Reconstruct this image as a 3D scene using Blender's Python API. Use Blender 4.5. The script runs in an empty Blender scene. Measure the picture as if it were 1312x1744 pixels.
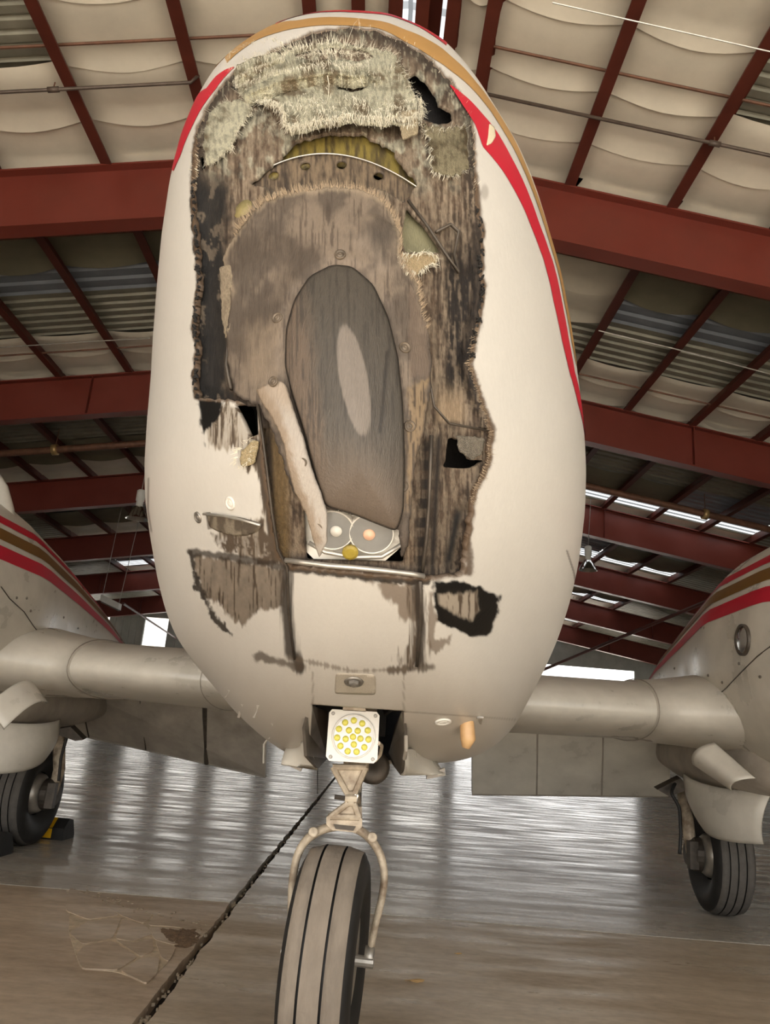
import bpy, math, random
import numpy as np
from mathutils import Matrix, Vector

random.seed(4)
rng = np.random.default_rng(11)
scene = bpy.context.scene
COL = scene.collection

# ------------------------------------------------------------------ camera
FPX, PX0, PY0 = 1310.0, 656.0, 872.0          # focal length and centre in pixels of the 1312x1744 frame
CAM = np.array([0.0, 0.0, 0.70])
_Y = np.array([(625 - PX0) / FPX, -(1240 - PY0) / FPX, 1.0]); _Y /= np.linalg.norm(_Y)
_d = np.array([1, -0.08, 0.0]); _Z = np.cross(_Y, _d); _Z *= np.sign(_Z[1]); _Z /= np.linalg.norm(_Z)
_X = np.cross(_Z, -_Y); _X *= np.sign(_X[0])
CM = np.array([_X, _Y, _Z])                     # world = CM @ (right, up, forward)
cam = bpy.data.cameras.new('camera'); camo = bpy.data.objects.new('camera', cam); COL.objects.link(camo)
cam.sensor_fit = 'VERTICAL'; cam.sensor_height = 36.0; cam.lens = 36.0 * FPX / 1744.0
cam.clip_start = 0.02; cam.clip_end = 400
_r, _u, _f = CM @ [1, 0, 0], CM @ [0, 1, 0], CM @ [0, 0, 1]
camo.matrix_world = Matrix([[_r[i], _u[i], -_f[i], CAM[i]] for i in range(3)] + [[0, 0, 0, 1]])
scene.camera = camo

# ------------------------------------------------------------------ world, light, exposure
SKY = 3.2
w = bpy.data.worlds.new('sky'); scene.world = w; w.use_nodes = True
bg = w.node_tree.nodes['Background']; bg.inputs[0].default_value = (1.0, 0.98, 0.95, 1); bg.inputs[1].default_value = SKY
vs = scene.view_settings
vs.view_transform = 'Standard'; vs.look = 'None'; vs.gamma = 1.0; vs.use_curve_mapping = False
vs.exposure = -0.30
scene.cycles.use_denoising = True
scene.cycles.max_bounces = 8; scene.cycles.diffuse_bounces = 5; scene.cycles.glossy_bounces = 4
scene.cycles.sample_clamp_indirect = 12.0

sun = bpy.data.lights.new('sun', 'SUN'); sun.energy = 36.0; sun.angle = math.radians(.6); sun.color = (1, .965, .915)
suno = bpy.data.objects.new('sun', sun); COL.objects.link(suno); suno.rotation_euler = (math.radians(41), 0, math.radians(-10))   # high behind the camera: it lights the apron and the sill of the open front
def portal(name, loc, rot, sx, sy):
    l = bpy.data.lights.new(name, 'AREA'); l.shape = 'RECTANGLE'; l.size = sx; l.size_y = sy
    l.cycles.is_portal = True
    o = bpy.data.objects.new(name, l); COL.objects.link(o); o.location = loc; o.rotation_euler = rot
    return o
HX, YF, YB, ZE = 13.0, -3.6, 33.6, 4.35           # hangar half width, open front, back wall, eaves
portal('front_opening_portal', (0, YF - 0.1, 2.1), (math.radians(90), 0, 0), 12.8, 4.2)
portal('back_door_portal', (7.6, YB + 0.2, 1.95), (math.radians(-90), 0, 0), 7.4, 3.9)

# ------------------------------------------------------------------ pixel helpers (give points in the place)
def ray(px, py):
    px = np.asarray(px, float); py = np.asarray(py, float)
    c = np.stack([(px - PX0) / FPX, -(py - PY0) / FPX, np.ones_like(px)], -1)
    return c @ CM.T
def at(px, py, Y):
    r = ray(px, py); return CAM + r * (np.asarray(Y) / r[..., 1])[..., None]
def on_z(px, py, z=0.0):
    r = ray(px, py); return CAM + r * ((z - CAM[2]) / r[..., 2])[..., None]

# ------------------------------------------------------------------ noise and polygons in numpy
_T = rng.random((256, 256))
def vnoise(x, y):
    xi = np.floor(x).astype(int); yi = np.floor(y).astype(int); fx = x - xi; fy = y - yi
    fx = fx * fx * (3 - 2 * fx); fy = fy * fy * (3 - 2 * fy)
    a = _T[xi & 255, yi & 255]; b = _T[(xi + 1) & 255, yi & 255]; c = _T[xi & 255, (yi + 1) & 255]; d = _T[(xi + 1) & 255, (yi + 1) & 255]
    return (a * (1 - fx) + b * fx) * (1 - fy) + (c * (1 - fx) + d * fx) * fy
def fbm(x, y, o=4, seed=0):
    s = 0; a = 0.5; t = 0
    for k in range(o):
        s = s + a * vnoise(x * 2 ** k + 17.3 * k + seed * 7.7, y * 2 ** k + 9.1 * k + seed * 3.3); t += a; a *= 0.55
    return s / t
def sstep(a, b, x):
    t = np.clip((x - a) / (b - a), 0, 1); return t * t * (3 - 2 * t)
def mix(a, b, t):
    t = np.asarray(t)[..., None]; return a * (1 - t) + b * t
def inside(px, py, poly):
    p = np.asarray(poly, float); res = np.zeros(np.shape(px), bool); j = len(p) - 1
    for i in range(len(p)):
        (xi, yi), (xj, yj) = p[i], p[j]
        if yi != yj:
            res ^= ((yi > py) != (yj > py)) & (px < (xj - xi) * (py - yi) / (yj - yi) + xi)
        j = i
    return res
def near(px, py, poly, closed=True):
    """distance to a polyline and its nearest point"""
    p = np.asarray(poly, float); n = len(p); best = np.full(np.shape(px), 1e9); bx = np.zeros_like(best); by = np.zeros_like(best)
    for i in range(n if closed else n - 1):
        a = p[i]; b = p[(i + 1) % n]; d = b - a; L = d @ d + 1e-9
        t = np.clip(((px - a[0]) * d[0] + (py - a[1]) * d[1]) / L, 0, 1)
        qx = a[0] + t * d[0]; qy = a[1] + t * d[1]; dd = (px - qx) ** 2 + (py - qy) ** 2; m = dd < best
        best[m] = dd[m]; bx[m] = qx[m]; by[m] = qy[m]
    return np.sqrt(best), bx, by
def sdist(px, py, poly):
    d, _, _ = near(px, py, poly); return np.where(inside(px, py, poly), d, -d)
def lin(r, g, b):
    c = np.array([r, g, b], float) / 255; return np.where(c <= 0.04045, c / 12.92, ((c + 0.055) / 1.055) ** 2.4)
def resample(poly, step, closed=True):
    p = np.asarray(poly, float); q = np.vstack([p, p[:1]]) if closed else p
    s = np.r_[0, np.cumsum(np.hypot(*np.diff(q, axis=0).T))]; n = max(4, int(s[-1] / step))
    t = np.linspace(0, s[-1], n, endpoint=not closed)
    return np.stack([np.interp(t, s, q[:, 0]), np.interp(t, s, q[:, 1])], -1)
def smooth_poly(poly, step=6, it=6, closed=True):
    p = resample(poly, step, closed)
    for _ in range(it):
        if closed: p = (np.roll(p, 1, 0) + 2 * p + np.roll(p, -1, 0)) / 4
        else: p[1:-1] = (p[:-2] + 2 * p[1:-1] + p[2:]) / 4
    return p

def jag(poly, amp, step=3.0, seed=0, it=1, fr=.13):
    """torn outline"""
    p = smooth_poly(poly, step, it); s = np.arange(len(p)) * step
    t = np.roll(p, -1, 0) - np.roll(p, 1, 0); t /= np.linalg.norm(t, axis=1)[:, None] + 1e-9
    return p + np.stack([-t[:, 1], t[:, 0]], -1) * ((fbm(s * fr, s * 0 + seed, 4) - .5) * 2 * amp)[:, None]

# ------------------------------------------------------------------ mesh helpers
def link(name, me, mat, parent=None, smooth=False):
    o = bpy.data.objects.new(name, me); COL.objects.link(o)
    if mat is not None and not me.materials: me.materials.append(mat)
    if parent is not None:
        o.parent = parent
        if parent.type == 'EMPTY': o.matrix_parent_inverse = parent.matrix_basis.inverted()
    if smooth: me.polygons.foreach_set('use_smooth', np.ones(len(me.polygons), bool))
    return o
def mesh(name, v, f, mat=None, parent=None, smooth=False, col=None):
    me = bpy.data.meshes.new(name); v = np.asarray(v, float)
    if isinstance(f, np.ndarray) and f.ndim == 2:
        k = f.shape[1]; me.vertices.add(len(v)); me.vertices.foreach_set('co', v.ravel())
        me.loops.add(f.size); me.loops.foreach_set('vertex_index', f.ravel().astype(np.int32))
        me.polygons.add(len(f)); me.polygons.foreach_set('loop_start', np.arange(0, f.size, k, dtype=np.int32))
        me.update(calc_edges=True); me.validate()
    else:
        me.from_pydata(v.tolist(), [], [list(map(int, q)) for q in f]); me.update()
    if col is not None:
        a = me.color_attributes.new('Col', 'FLOAT_COLOR', 'POINT'); a.data.foreach_set('color', np.asarray(col, np.float32).ravel())
    return link(name, me, mat, parent, smooth)
class MB:
    def __init__(s): s.v = []; s.f = []
    def add(s, v, f):
        n = len(s.v); s.v += [tuple(map(float, q)) for q in v]; s.f += [[i + n for i in q] for q in f]; return s
    def box(s, lo, hi, R=None, o=(0, 0, 0)):
        v = np.array([(x, y, z) for x in (lo[0], hi[0]) for y in (lo[1], hi[1]) for z in (lo[2], hi[2])], float)
        if R is not None: v = v @ np.asarray(R).T
        return s.add(v + np.asarray(o), [(0, 1, 3, 2), (4, 6, 7, 5), (0, 4, 5, 1), (2, 3, 7, 6), (0, 2, 6, 4), (1, 5, 7, 3)])
    def tube(s, pts, r, n=10, cap=True, flat=1.0):
        P = np.asarray(pts, float); m = len(P); r = np.broadcast_to(np.asarray(r, float), (m,)); T = np.gradient(P, axis=0); T /= np.linalg.norm(T, axis=1)[:, None] + 1e-12
        a = np.array([0, 0, 1.0]) if abs(T[0][2]) < .9 else np.array([1.0, 0, 0]); U = np.cross(T[0], a); U /= np.linalg.norm(U); vs = []
        for i in range(m):
            U = U - T[i] * (U @ T[i]); U /= np.linalg.norm(U); V = np.cross(T[i], U)
            for k in range(n):
                t = 2 * math.pi * k / n; vs.append(P[i] + r[i] * (U * math.cos(t) + V * math.sin(t) * flat))
        fs = [(i * n + k, i * n + (k + 1) % n, (i + 1) * n + (k + 1) % n, (i + 1) * n + k) for i in range(m - 1) for k in range(n)]
        if cap: fs += [tuple(range(n - 1, -1, -1)), tuple((m - 1) * n + k for k in range(n))]
        return s.add(vs, fs)
    def lathe(s, prof, o, ax, n=32, cap=True):
        """profile (along axis, radius) turned about an axis"""
        ax = np.asarray(ax, float) / np.linalg.norm(ax); a = np.array([0, 0, 1.0]) if abs(ax[2]) < .9 else np.array([1.0, 0, 0])
        U = np.cross(ax, a); U /= np.linalg.norm(U); V = np.cross(ax, U); vs = []
        for (h, r) in prof:
            for k in range(n):
                t = 2 * math.pi * k / n; vs.append(np.asarray(o) + ax * h + r * (U * math.cos(t) + V * math.sin(t)))
        m = len(prof); fs = [(i * n + k, i * n + (k + 1) % n, (i + 1) * n + (k + 1) % n, (i + 1) * n + k) for i in range(m - 1) for k in range(n)]
        if cap: fs += [tuple(range(n - 1, -1, -1)), tuple((m - 1) * n + k for k in range(n))]
        return s.add(vs, fs)
    def plate(s, pts, th):
        """a polygon of space points given thickness th (vector, or along its normal)"""
        P = np.asarray(pts, float); n = len(P)
        if np.ndim(th) == 0:
            c = P.mean(0); N = sum(np.cross(P[i] - c, P[(i + 1) % n] - c) for i in range(n)); th = N / np.linalg.norm(N) * th
        return s.add(np.vstack([P, P + th]), [tuple(range(n - 1, -1, -1)), tuple(range(n, 2 * n))] + [(i, (i + 1) % n, n + (i + 1) % n, n + i) for i in range(n)])
    def loft(s, rings, closed=True, cap=True):
        m = len(rings); n = len(rings[0]); e = n if closed else n - 1
        fs = [(i * n + k, i * n + (k + 1) % n, (i + 1) * n + (k + 1) % n, (i + 1) * n + k) for i in range(m - 1) for k in range(e)]
        if cap and closed: fs += [tuple(range(n - 1, -1, -1)), tuple((m - 1) * n + k for k in range(n))]
        return s.add([p for r in rings for p in r], fs)
    def build(s, name, mat, parent=None, smooth=False):
        return mesh(name, s.v, s.f, mat, parent, smooth)
def sheet(name, c00, c10, c11, c01, bulge, mat, parent, n=12, th=0.006, curl=0.0):
    """a curved sheet between four corners, bulged along its normal, with thickness"""
    c00, c10, c11, c01 = map(np.asarray, (c00, c10, c11, c01)); N = np.cross(c10 - c00, c01 - c00); N = N / np.linalg.norm(N)
    u, v = np.meshgrid(np.linspace(0, 1, n), np.linspace(0, 1, n)); u = u[..., None]; v = v[..., None]
    P = (c00 * (1 - u) + c10 * u) * (1 - v) + (c01 * (1 - u) + c11 * u) * v + N * (bulge * 4 * v * (1 - v) + curl * 4 * u * (1 - u))
    P = P.reshape(-1, 3); Q = P - N * th; k = n * n; f = []
    for j in range(n - 1):
        for i in range(n - 1):
            a = j * n + i; f.append((a, a + 1, a + n + 1, a + n)); f.append((k + a, k + a + n, k + a + n + 1, k + a + 1))
    rim = [i for i in range(n)] + [j * n + n - 1 for j in range(1, n)] + [(n - 1) * n + i for i in range(n - 2, -1, -1)] + [j * n for j in range(n - 2, 0, -1)]
    for a, b in zip(rim, rim[1:] + rim[:1]): f.append((a, k + a, k + b, b))
    return mesh(name, np.vstack([P, Q]), f, mat, parent, True)
def tag(o, label=None, cat=None, group=None, kind=None):
    if label: o['label'] = label
    if cat: o['category'] = cat
    if group: o['group'] = group
    if kind: o['kind'] = kind
    return o

# ------------------------------------------------------------------ materials
def mat(name, rgb, rough=0.5, metal=0.0, nscale=6.0, namt=0.12, bump=0.0, bscale=40.0, stretch=(1, 1, 1), dark=None, rvar=0.0, spec=0.5):
    m = bpy.data.materials.new(name); m.use_nodes = True; nt = m.node_tree; N = nt.nodes; L = nt.links; P = N['Principled BSDF']
    P.inputs['Roughness'].default_value = rough; P.inputs['Metallic'].default_value = metal; P.inputs['Specular IOR Level'].default_value = spec
    c = np.asarray(rgb, float)
    tc = N.new('ShaderNodeTexCoord'); mp = N.new('ShaderNodeMapping'); mp.inputs['Scale'].default_value = stretch; L.new(tc.outputs['Object'], mp.inputs[0])
    if namt > 0:
        n = N.new('ShaderNodeTexNoise'); n.inputs['Scale'].default_value = nscale; n.inputs['Detail'].default_value = 6; n.inputs['Roughness'].default_value = 0.6; L.new(mp.outputs[0], n.inputs['Vector'])
        r = N.new('ShaderNodeValToRGB'); r.color_ramp.elements[0].position = 0.3; r.color_ramp.elements[1].position = 0.7
        d = np.asarray(dark, float) if dark is not None else c * (1 - namt)
        r.color_ramp.elements[0].color = (*d, 1); r.color_ramp.elements[1].color = (*np.clip(c * (1 + namt * .5), 0, 1), 1)
        L.new(n.outputs['Fac'], r.inputs[0]); L.new(r.outputs[0], P.inputs['Base Color'])
        if rvar:
            q = N.new('ShaderNodeMapRange'); q.inputs['To Min'].default_value = max(0.02, rough - rvar); q.inputs['To Max'].default_value = min(1, rough + rvar)
            q.inputs['From Min'].default_value = .3; q.inputs['From Max'].default_value = .7; L.new(n.outputs['Fac'], q.inputs[0]); L.new(q.outputs[0], P.inputs['Roughness'])
    else: P.inputs['Base Color'].default_value = (*c, 1)
    if bump:
        n2 = N.new('ShaderNodeTexNoise'); n2.inputs['Scale'].default_value = bscale; n2.inputs['Detail'].default_value = 4; L.new(mp.outputs[0], n2.inputs['Vector'])
        b = N.new('ShaderNodeBump'); b.inputs['Strength'].default_value = bump; b.inputs['Distance'].default_value = 0.01; L.new(n2.outputs['Fac'], b.inputs['Height']); L.new(b.outputs[0], P.inputs['Normal'])
    return m
def attr_mat(name, bump=0.0, bscale=120.0, stretch=(1, 1, 1), weave=0.0, spec=0.5, coat=0.0):
    """colour from the point attribute Col, roughness from its alpha"""
    m = bpy.data.materials.new(name); m.use_nodes = True; nt = m.node_tree; N = nt.nodes; L = nt.links; P = N['Principled BSDF']
    a = N.new('ShaderNodeAttribute'); a.attribute_name = 'Col'; L.new(a.outputs['Alpha'], P.inputs['Roughness']); P.inputs['Specular IOR Level'].default_value = spec
    P.inputs['Coat Weight'].default_value = coat; P.inputs['Coat Roughness'].default_value = 0.15
    tc = N.new('ShaderNodeTexCoord'); mp = N.new('ShaderNodeMapping'); mp.inputs['Scale'].default_value = stretch; L.new(tc.outputs['Object'], mp.inputs[0])
    n = N.new('ShaderNodeTexNoise'); n.inputs['Scale'].default_value = bscale; n.inputs['Detail'].default_value = 5; n.inputs['Roughness'].default_value = 0.65; L.new(mp.outputs[0], n.inputs['Vector'])
    if bump:
        h = n.outputs['Fac']
        if weave:
            ws = []
            for dr in ('X', 'Z'):
                wv = N.new('ShaderNodeTexWave'); wv.bands_direction = dr; wv.inputs['Scale'].default_value = 150; wv.inputs['Distortion'].default_value = 2.0; wv.inputs['Detail Scale'].default_value = 0.5; L.new(tc.outputs['Object'], wv.inputs[0]); ws.append(wv)
            mx = N.new('ShaderNodeMath'); mx.operation = 'MAXIMUM'; L.new(ws[0].outputs['Fac'], mx.inputs[0]); L.new(ws[1].outputs['Fac'], mx.inputs[1])
            ad = N.new('ShaderNodeMath'); ad.operation = 'MULTIPLY_ADD'; ad.inputs[1].default_value = weave; L.new(mx.outputs[0], ad.inputs[0]); L.new(h, ad.inputs[2]); h = ad.outputs[0]
        b = N.new('ShaderNodeBump'); b.inputs['Strength'].default_value = bump; b.inputs['Distance'].default_value = 0.004; L.new(h, b.inputs['Height']); L.new(b.outputs[0], P.inputs['Normal'])
        mr = N.new('ShaderNodeMapRange'); mr.inputs['From Min'].default_value = .25; mr.inputs['From Max'].default_value = .75; mr.inputs['To Min'].default_value = 1 - .35 * min(bump, 1); mr.inputs['To Max'].default_value = 1 + .2 * min(bump, 1); L.new(n.outputs['Fac'], mr.inputs[0])
        vm = N.new('ShaderNodeVectorMath'); vm.operation = 'SCALE'; L.new(a.outputs['Color'], vm.inputs[0]); L.new(mr.outputs[0], vm.inputs['Scale']); L.new(vm.outputs[0], P.inputs['Base Color'])
    else: L.new(a.outputs['Color'], P.inputs['Base Color'])
    return m
def translucent(name, rgb):
    m = bpy.data.materials.new(name); m.use_nodes = True; nt = m.node_tree; N = nt.nodes; P = N['Principled BSDF']
    t = N.new('ShaderNodeBsdfTranslucent'); t.inputs[0].default_value = (*rgb, 1); d = N.new('ShaderNodeBsdfDiffuse'); d.inputs[0].default_value = (.6, .6, .6, 1)
    mx = N.new('ShaderNodeMixShader'); mx.inputs[0].default_value = 0.1; nt.links.new(t.outputs[0], mx.inputs[1]); nt.links.new(d.outputs[0], mx.inputs[2]); nt.links.new(mx.outputs[0], N['Material Output'].inputs[0]); N.remove(P)
    return m
M = dict(
    white=mat('white_paint', (.70, .67, .61), .32, 0, 3, .10, rvar=.08),
    wing=mat('aged_white_paint', (.60, .57, .50), .34, 0, 5, .2, rvar=.12),
    under=mat('brown_grey_paint', (.36, .32, .27), .5, 0, 7, .3),  # under: duller and browner than the wing paint
    red=mat('red_paint', tuple(lin(186, 30, 52)), .35, 0, 8, .08), gold=mat('gold_paint', tuple(lin(178, 138, 84)), .4, 0.15, 8, .12), brown=mat('bronze_paint', tuple(lin(122, 88, 42)), .4, .1, 8, .12),
    oxide=mat('red_oxide_steel', tuple(lin(116, 50, 38)), .42, 0, 2, .15, rvar=.1), purlin=mat('brown_oxide_steel', tuple(lin(92, 42, 30)), .5, 0, 3, .25),
    insul=mat('insulation_vinyl', tuple(lin(226, 216, 197)), .55, 0, 1.4, .16, bump=.25, bscale=5), olive=mat('olive_insulation', tuple(lin(126, 120, 100)), .6, 0, 2, .2),
    roof=mat('galvanised_roof_sheet', tuple(lin(150, 146, 130)), .45, .3, 3, .25), blue=mat('blue_grey_roof_sheet', tuple(lin(140, 146, 154)), .35, .3, 3, .15), sky=translucent('translucent_roof_sheet', (.16, .17, .18)),
    pane=translucent('translucent_wall_panel', (1, 1, 1)), wall=mat('grey_wall_sheet', tuple(lin(176, 180, 176)), .5, .0, 2, .2),
    pipe=mat('rusty_pipe', tuple(lin(120, 82, 62)), .6, .2, 10, .35), dark=mat('sooty_black', (.012, .011, .010), .7, 0, 20, .4), black=mat('black_rubber', (.018, .017, .016), .6, 0, 20, .3),
    tyre=mat('tyre_rubber', (.022, .021, .02), .62, 0, 25, .3), tread=mat('dusty_tread', tuple(lin(150, 138, 124)), .85, 0, 30, .22, bump=.25, bscale=90, stretch=(1, .4, .4)),
    alu=mat('worn_aluminium', (.52, .49, .44), .38, .7, 14, .3), gear=mat('chipped_gear_paint', tuple(lin(205, 193, 172)), .5, .1, 28, .4, dark=tuple(lin(125, 105, 85)), bump=.2, bscale=60), chrome=mat('chrome', (.75, .74, .72), .12, 1, 10, .05),
    primer=mat('green_primer', tuple(lin(150, 132, 48)), .5, 0, 14, .4, dark=tuple(lin(84, 66, 30))), yel=mat('yellow_tape', tuple(lin(250, 190, 20)), .5, 0, 5, .05),
    led=mat('yellow_led', tuple(lin(222, 214, 96)), .25, 0, 5, .05), lampface=mat('lamp_reflector', (.55, .54, .52), .3, .3, 40, .15), plate=mat('white_lamp_plate', (.78, .76, .7), .4, 0, 12, .08),
    lens=mat('lamp_lens', (.45, .46, .45), .12, .55, 30, .1), bulb=mat('peach_bulb', tuple(lin(232, 188, 160)), .4, 0, 5, .05), amber=mat('amber_plastic', tuple(lin(214, 180, 132)), .35, 0, 8, .2, dark=tuple(lin(176, 136, 94))),
    well_dark=mat('well_interior', (.05, .044, .038), .6, 0, 9, .5), screw=mat('screw_steel', (.30, .28, .25), .4, .7, 30, .3), rust=mat('dark_oily_metal', (.09, .075, .06), .5, .4, 20, .5),  # well_interior: near-black brown
    dimple=mat('sooty_screw', tuple(lin(104, 92, 78)), .5, .2, 60, .5),
    straw2=mat('scorched_fibre', tuple(lin(150, 132, 108)), .7, 0, 200, .3), doorin=mat('dark_door_lining', (.10, .085, .07), .5, 0, 12, .5), frost=mat('frosted_lamp_glass', (.27, .27, .26), .3, .0, 30, .12),
    boss=mat('dull_primer', tuple(lin(138, 126, 84)), .6, 0, 40, .4), sprk=mat('dull_pipe', tuple(lin(98, 84, 74)), .5, .2, 10, .3),
    tread2=mat('grey_tread', tuple(lin(92, 88, 83)), .8, 0, 30, .2, bump=.2, bscale=90),
    straw=mat('torn_glass_fibre', tuple(lin(216, 210, 190)), .6, 0, 200, .25), ground=mat('apron_concrete', (.45, .43, .39), .8, 0, 1, .1),
    brass=mat('brass_clamp', tuple(lin(190, 160, 110)), .4, .5, 8, .1), orange=mat('orange_wire', tuple(lin(205, 120, 30)), .5, 0, 8, .05), leafc=mat('dry_leaf', tuple(lin(196, 160, 110)), .7, 0, 40, .2),
)

# ------------------------------------------------------------------ the hangar: floor
def floor_material(name='polished_concrete', tint=(1, 1, 1), gloss=1.0):
    m = bpy.data.materials.new(name); m.use_nodes = True; nt = m.node_tree; N = nt.nodes; L = nt.links; P = N['Principled BSDF']
    g = N.new('ShaderNodeNewGeometry'); 
    def noise(scale, sx, sy, det=6):
        mp = N.new('ShaderNodeMapping'); mp.inputs['Scale'].default_value = (sx, sy, 1); L.new(g.outputs['Position'], mp.inputs[0])
        n = N.new('ShaderNodeTexNoise'); n.inputs['Scale'].default_value = scale; n.inputs['Detail'].default_value = det; n.inputs['Roughness'].default_value = .62; L.new(mp.outputs[0], n.inputs['Vector']); return n.outputs['Fac']
    def ramp(src, c0, c1, p0=.35, p1=.65):
        r = N.new('ShaderNodeValToRGB'); r.color_ramp.elements[0].position = p0; r.color_ramp.elements[1].position = p1; r.color_ramp.elements[0].color = (*c0, 1); r.color_ramp.elements[1].color = (*c1, 1); L.new(src, r.inputs[0]); return r.outputs[0]
    big = noise(1.1, .6, 1.2); streak = noise(3.0, .5, 2.2); fine = noise(38, .6, 1)
    a = ramp(big, lin(172, 160, 144), lin(222, 214, 202)); b = ramp(streak, lin(164, 153, 138), lin(226, 220, 208))
    mx = N.new('ShaderNodeMix'); mx.data_type = 'RGBA'; mx.inputs[0].default_value = .45; L.new(a, mx.inputs[6]); L.new(b, mx.inputs[7])
    mx2 = N.new('ShaderNodeMix'); mx2.data_type = 'RGBA'; mx2.blend_type = 'MULTIPLY'; mx2.inputs[0].default_value = .8; L.new(mx.outputs[2], mx2.inputs[6]); L.new(ramp(fine, (.7, .68, .65), (1, 1, 1), .3, .6), mx2.inputs[7])
    tn_ = N.new('ShaderNodeMix'); tn_.data_type = 'RGBA'; tn_.blend_type = 'MULTIPLY'; tn_.inputs[0].default_value = 1; tn_.inputs[7].default_value = (*tint, 1); L.new(mx2.outputs[2], tn_.inputs[6]); L.new(tn_.outputs[2], P.inputs['Base Color'])
    rr = N.new('ShaderNodeMapRange'); rr.inputs['From Min'].default_value = .35; rr.inputs['From Max'].default_value = .65; rr.inputs['To Min'].default_value = min(.9, .40 * gloss); rr.inputs['To Max'].default_value = .15 * gloss; L.new(streak, rr.inputs[0]); L.new(rr.outputs[0], P.inputs['Roughness'])
    bh = noise(2.6, .45, 1.6, 2); bp = N.new('ShaderNodeBump'); bp.inputs['Strength'].default_value = .30; bp.inputs['Distance'].default_value = .012; L.new(bh, bp.inputs['Height']); L.new(bp.outputs[0], P.inputs['Normal'])
    P.inputs['Specular IOR Level'].default_value = .95
    return m
FLOORM = floor_material(); FLOORB = floor_material('dusty_brown_concrete', (.92, .80, .68), 1.9); FLOORG = floor_material('dusty_grey_concrete', (.95, .86, .74), 1.5)
fl = MB().box((-HX - .3, YF, -.30), (HX + .3, YB + .3, -.035)).build('floor', mat('joint_filler', tuple(lin(52, 42, 34)), .9, 0, 30, .5)); tag(fl, kind='structure')
def jag_edge(x, y0, y1, amp, n=160, seed=0):
    y = np.linspace(y0, y1, n); return x + amp * (fbm(y * 9 + seed, y * 0 + seed, 4) - .5) * 2, y
XJ = lambda y: -0.495 + 0.0095 * y                   # the wide joint runs along the aircraft's left of centre
def slab(x0, x1, y0, y1, jl=0, jr=0, m=None):
    if jl:
        xa, ya = jag_edge(0, y0, y1, jl, 400, 3); xa = xa + XJ(ya) + .016
    else: xa, ya = np.array([x0, x0]), np.array([y0, y1])
    if jr:
        xb, yb = jag_edge(0, y0, y1, jr, 400, 8); xb = xb + XJ(yb) - .016
    else: xb, yb = np.array([x1, x1]), np.array([y0, y1])
    pts = [(x, y, 0) for x, y in zip(xa[::-1], ya[::-1])] + [(x, y, 0) for x, y in zip(xb, yb)]
    return MB().plate(np.array(pts), np.array([0, 0, -.035])).build('concrete_slab', m or FLOORM, fl)
ys = [YF, -1.4, 3.345, 8.1, 12.9, 17.6, 22.4, 27.1, YB]
for i in range(len(ys) - 1):
    y0, y1 = ys[i] + .006, ys[i + 1] - .006
    slab(-HX, -5.25, y0, y1); slab(-5.24, 0, y0, y1, 0, .009 if i < 3 else .003, FLOORB if i < 2 else None); slab(0, 4.3, y0, y1, .009 if i < 3 else .003, 0, FLOORG if i < 2 else None); slab(4.31, HX, y0, y1)
ap = MB().box((-60, -70, -.4), (60, YF, -.02)).build('ground_front', M['ground']); tag(ap, kind='structure')
ap = MB().box((-60, YB + .3, -.4), (60, 90, -.02)).build('ground_back', M['ground']); tag(ap, kind='structure')
# broken patch beside the wide joint
FR = [[(118, 1512), (172, 1535), (205, 1560), (150, 1568), (110, 1552)], [(172, 1535), (262, 1560), (245, 1575), (205, 1560)], [(262, 1560), (340, 1578), (345, 1592), (300, 1580), (250, 1577)],
      [(150, 1570), (208, 1563), (192, 1600), (140, 1610), (116, 1590)], [(210, 1565), (248, 1578), (262, 1592), (225, 1605), (195, 1600)], [(252, 1580), (298, 1582), (340, 1596), (300, 1612), (262, 1602)],
      [(140, 1614), (190, 1604), (236, 1632), (200, 1655), (138, 1652), (128, 1630)], [(196, 1603), (228, 1608), (260, 1600), (262, 1622), (240, 1632)], [(204, 1655), (240, 1634), (272, 1632), (268, 1660), (250, 1678), (215, 1662)], [(264, 1604), (300, 1616), (288, 1640), (274, 1632)]]
CRM = mat('crumbled_concrete', tuple(lin(172, 156, 134)), .9, 0, 30, .35, bump=.5, bscale=80)
for k, q in enumerate(FR):
    q = smooth_poly(q, 5, 1); c = q.mean(0); q = c + (q - c) * .98
    P = on_z(q[:, 0], q[:, 1]); P[:, 2] = .003 + .002 * random.random()
    MB().plate(P, np.array([0, 0, -.03])).build('concrete_fragment', FLOORB, fl)
q = smooth_poly([(120, 1516), (180, 1537), (341, 1580), (343, 1592), (298, 1613), (286, 1640), (250, 1675), (200, 1656), (136, 1649), (117, 1588)], 6, 1); P_ = on_z(q[:, 0], q[:, 1]); P_[:, 2] = .0012
MB().plate(P_, np.array([0, 0, -.02])).build('crumbled_bed', mat('pale_crack_dust', tuple(lin(206, 188, 162)), .9, 0, 24, .4), fl)
q = jag([(262, 1580), (300, 1584), (344, 1584), (338, 1602), (318, 1618), (296, 1612), (276, 1600)], 5, 3, 5, 1, .2); c_ = q.mean(0); soil = MB(); rings_ = []
for k_s, h_ in ((1, .0012), (.8, .004), (.55, .006), (.25, .008), (.04, .008)):
    w_ = c_ + (q - c_) * k_s; P_ = on_z(w_[:, 0], w_[:, 1]); P_[:, 2] = h_ * (.5 + fbm(w_[:, 0] / 5, w_[:, 1] / 4)); rings_.append(P_)
soil.loft(rings_).build('loose_dirt', mat('brown_soil', tuple(lin(128, 104, 80)), .95, 0, 60, .5, bump=.6, bscale=120), fl)
crumb = MB()
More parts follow.
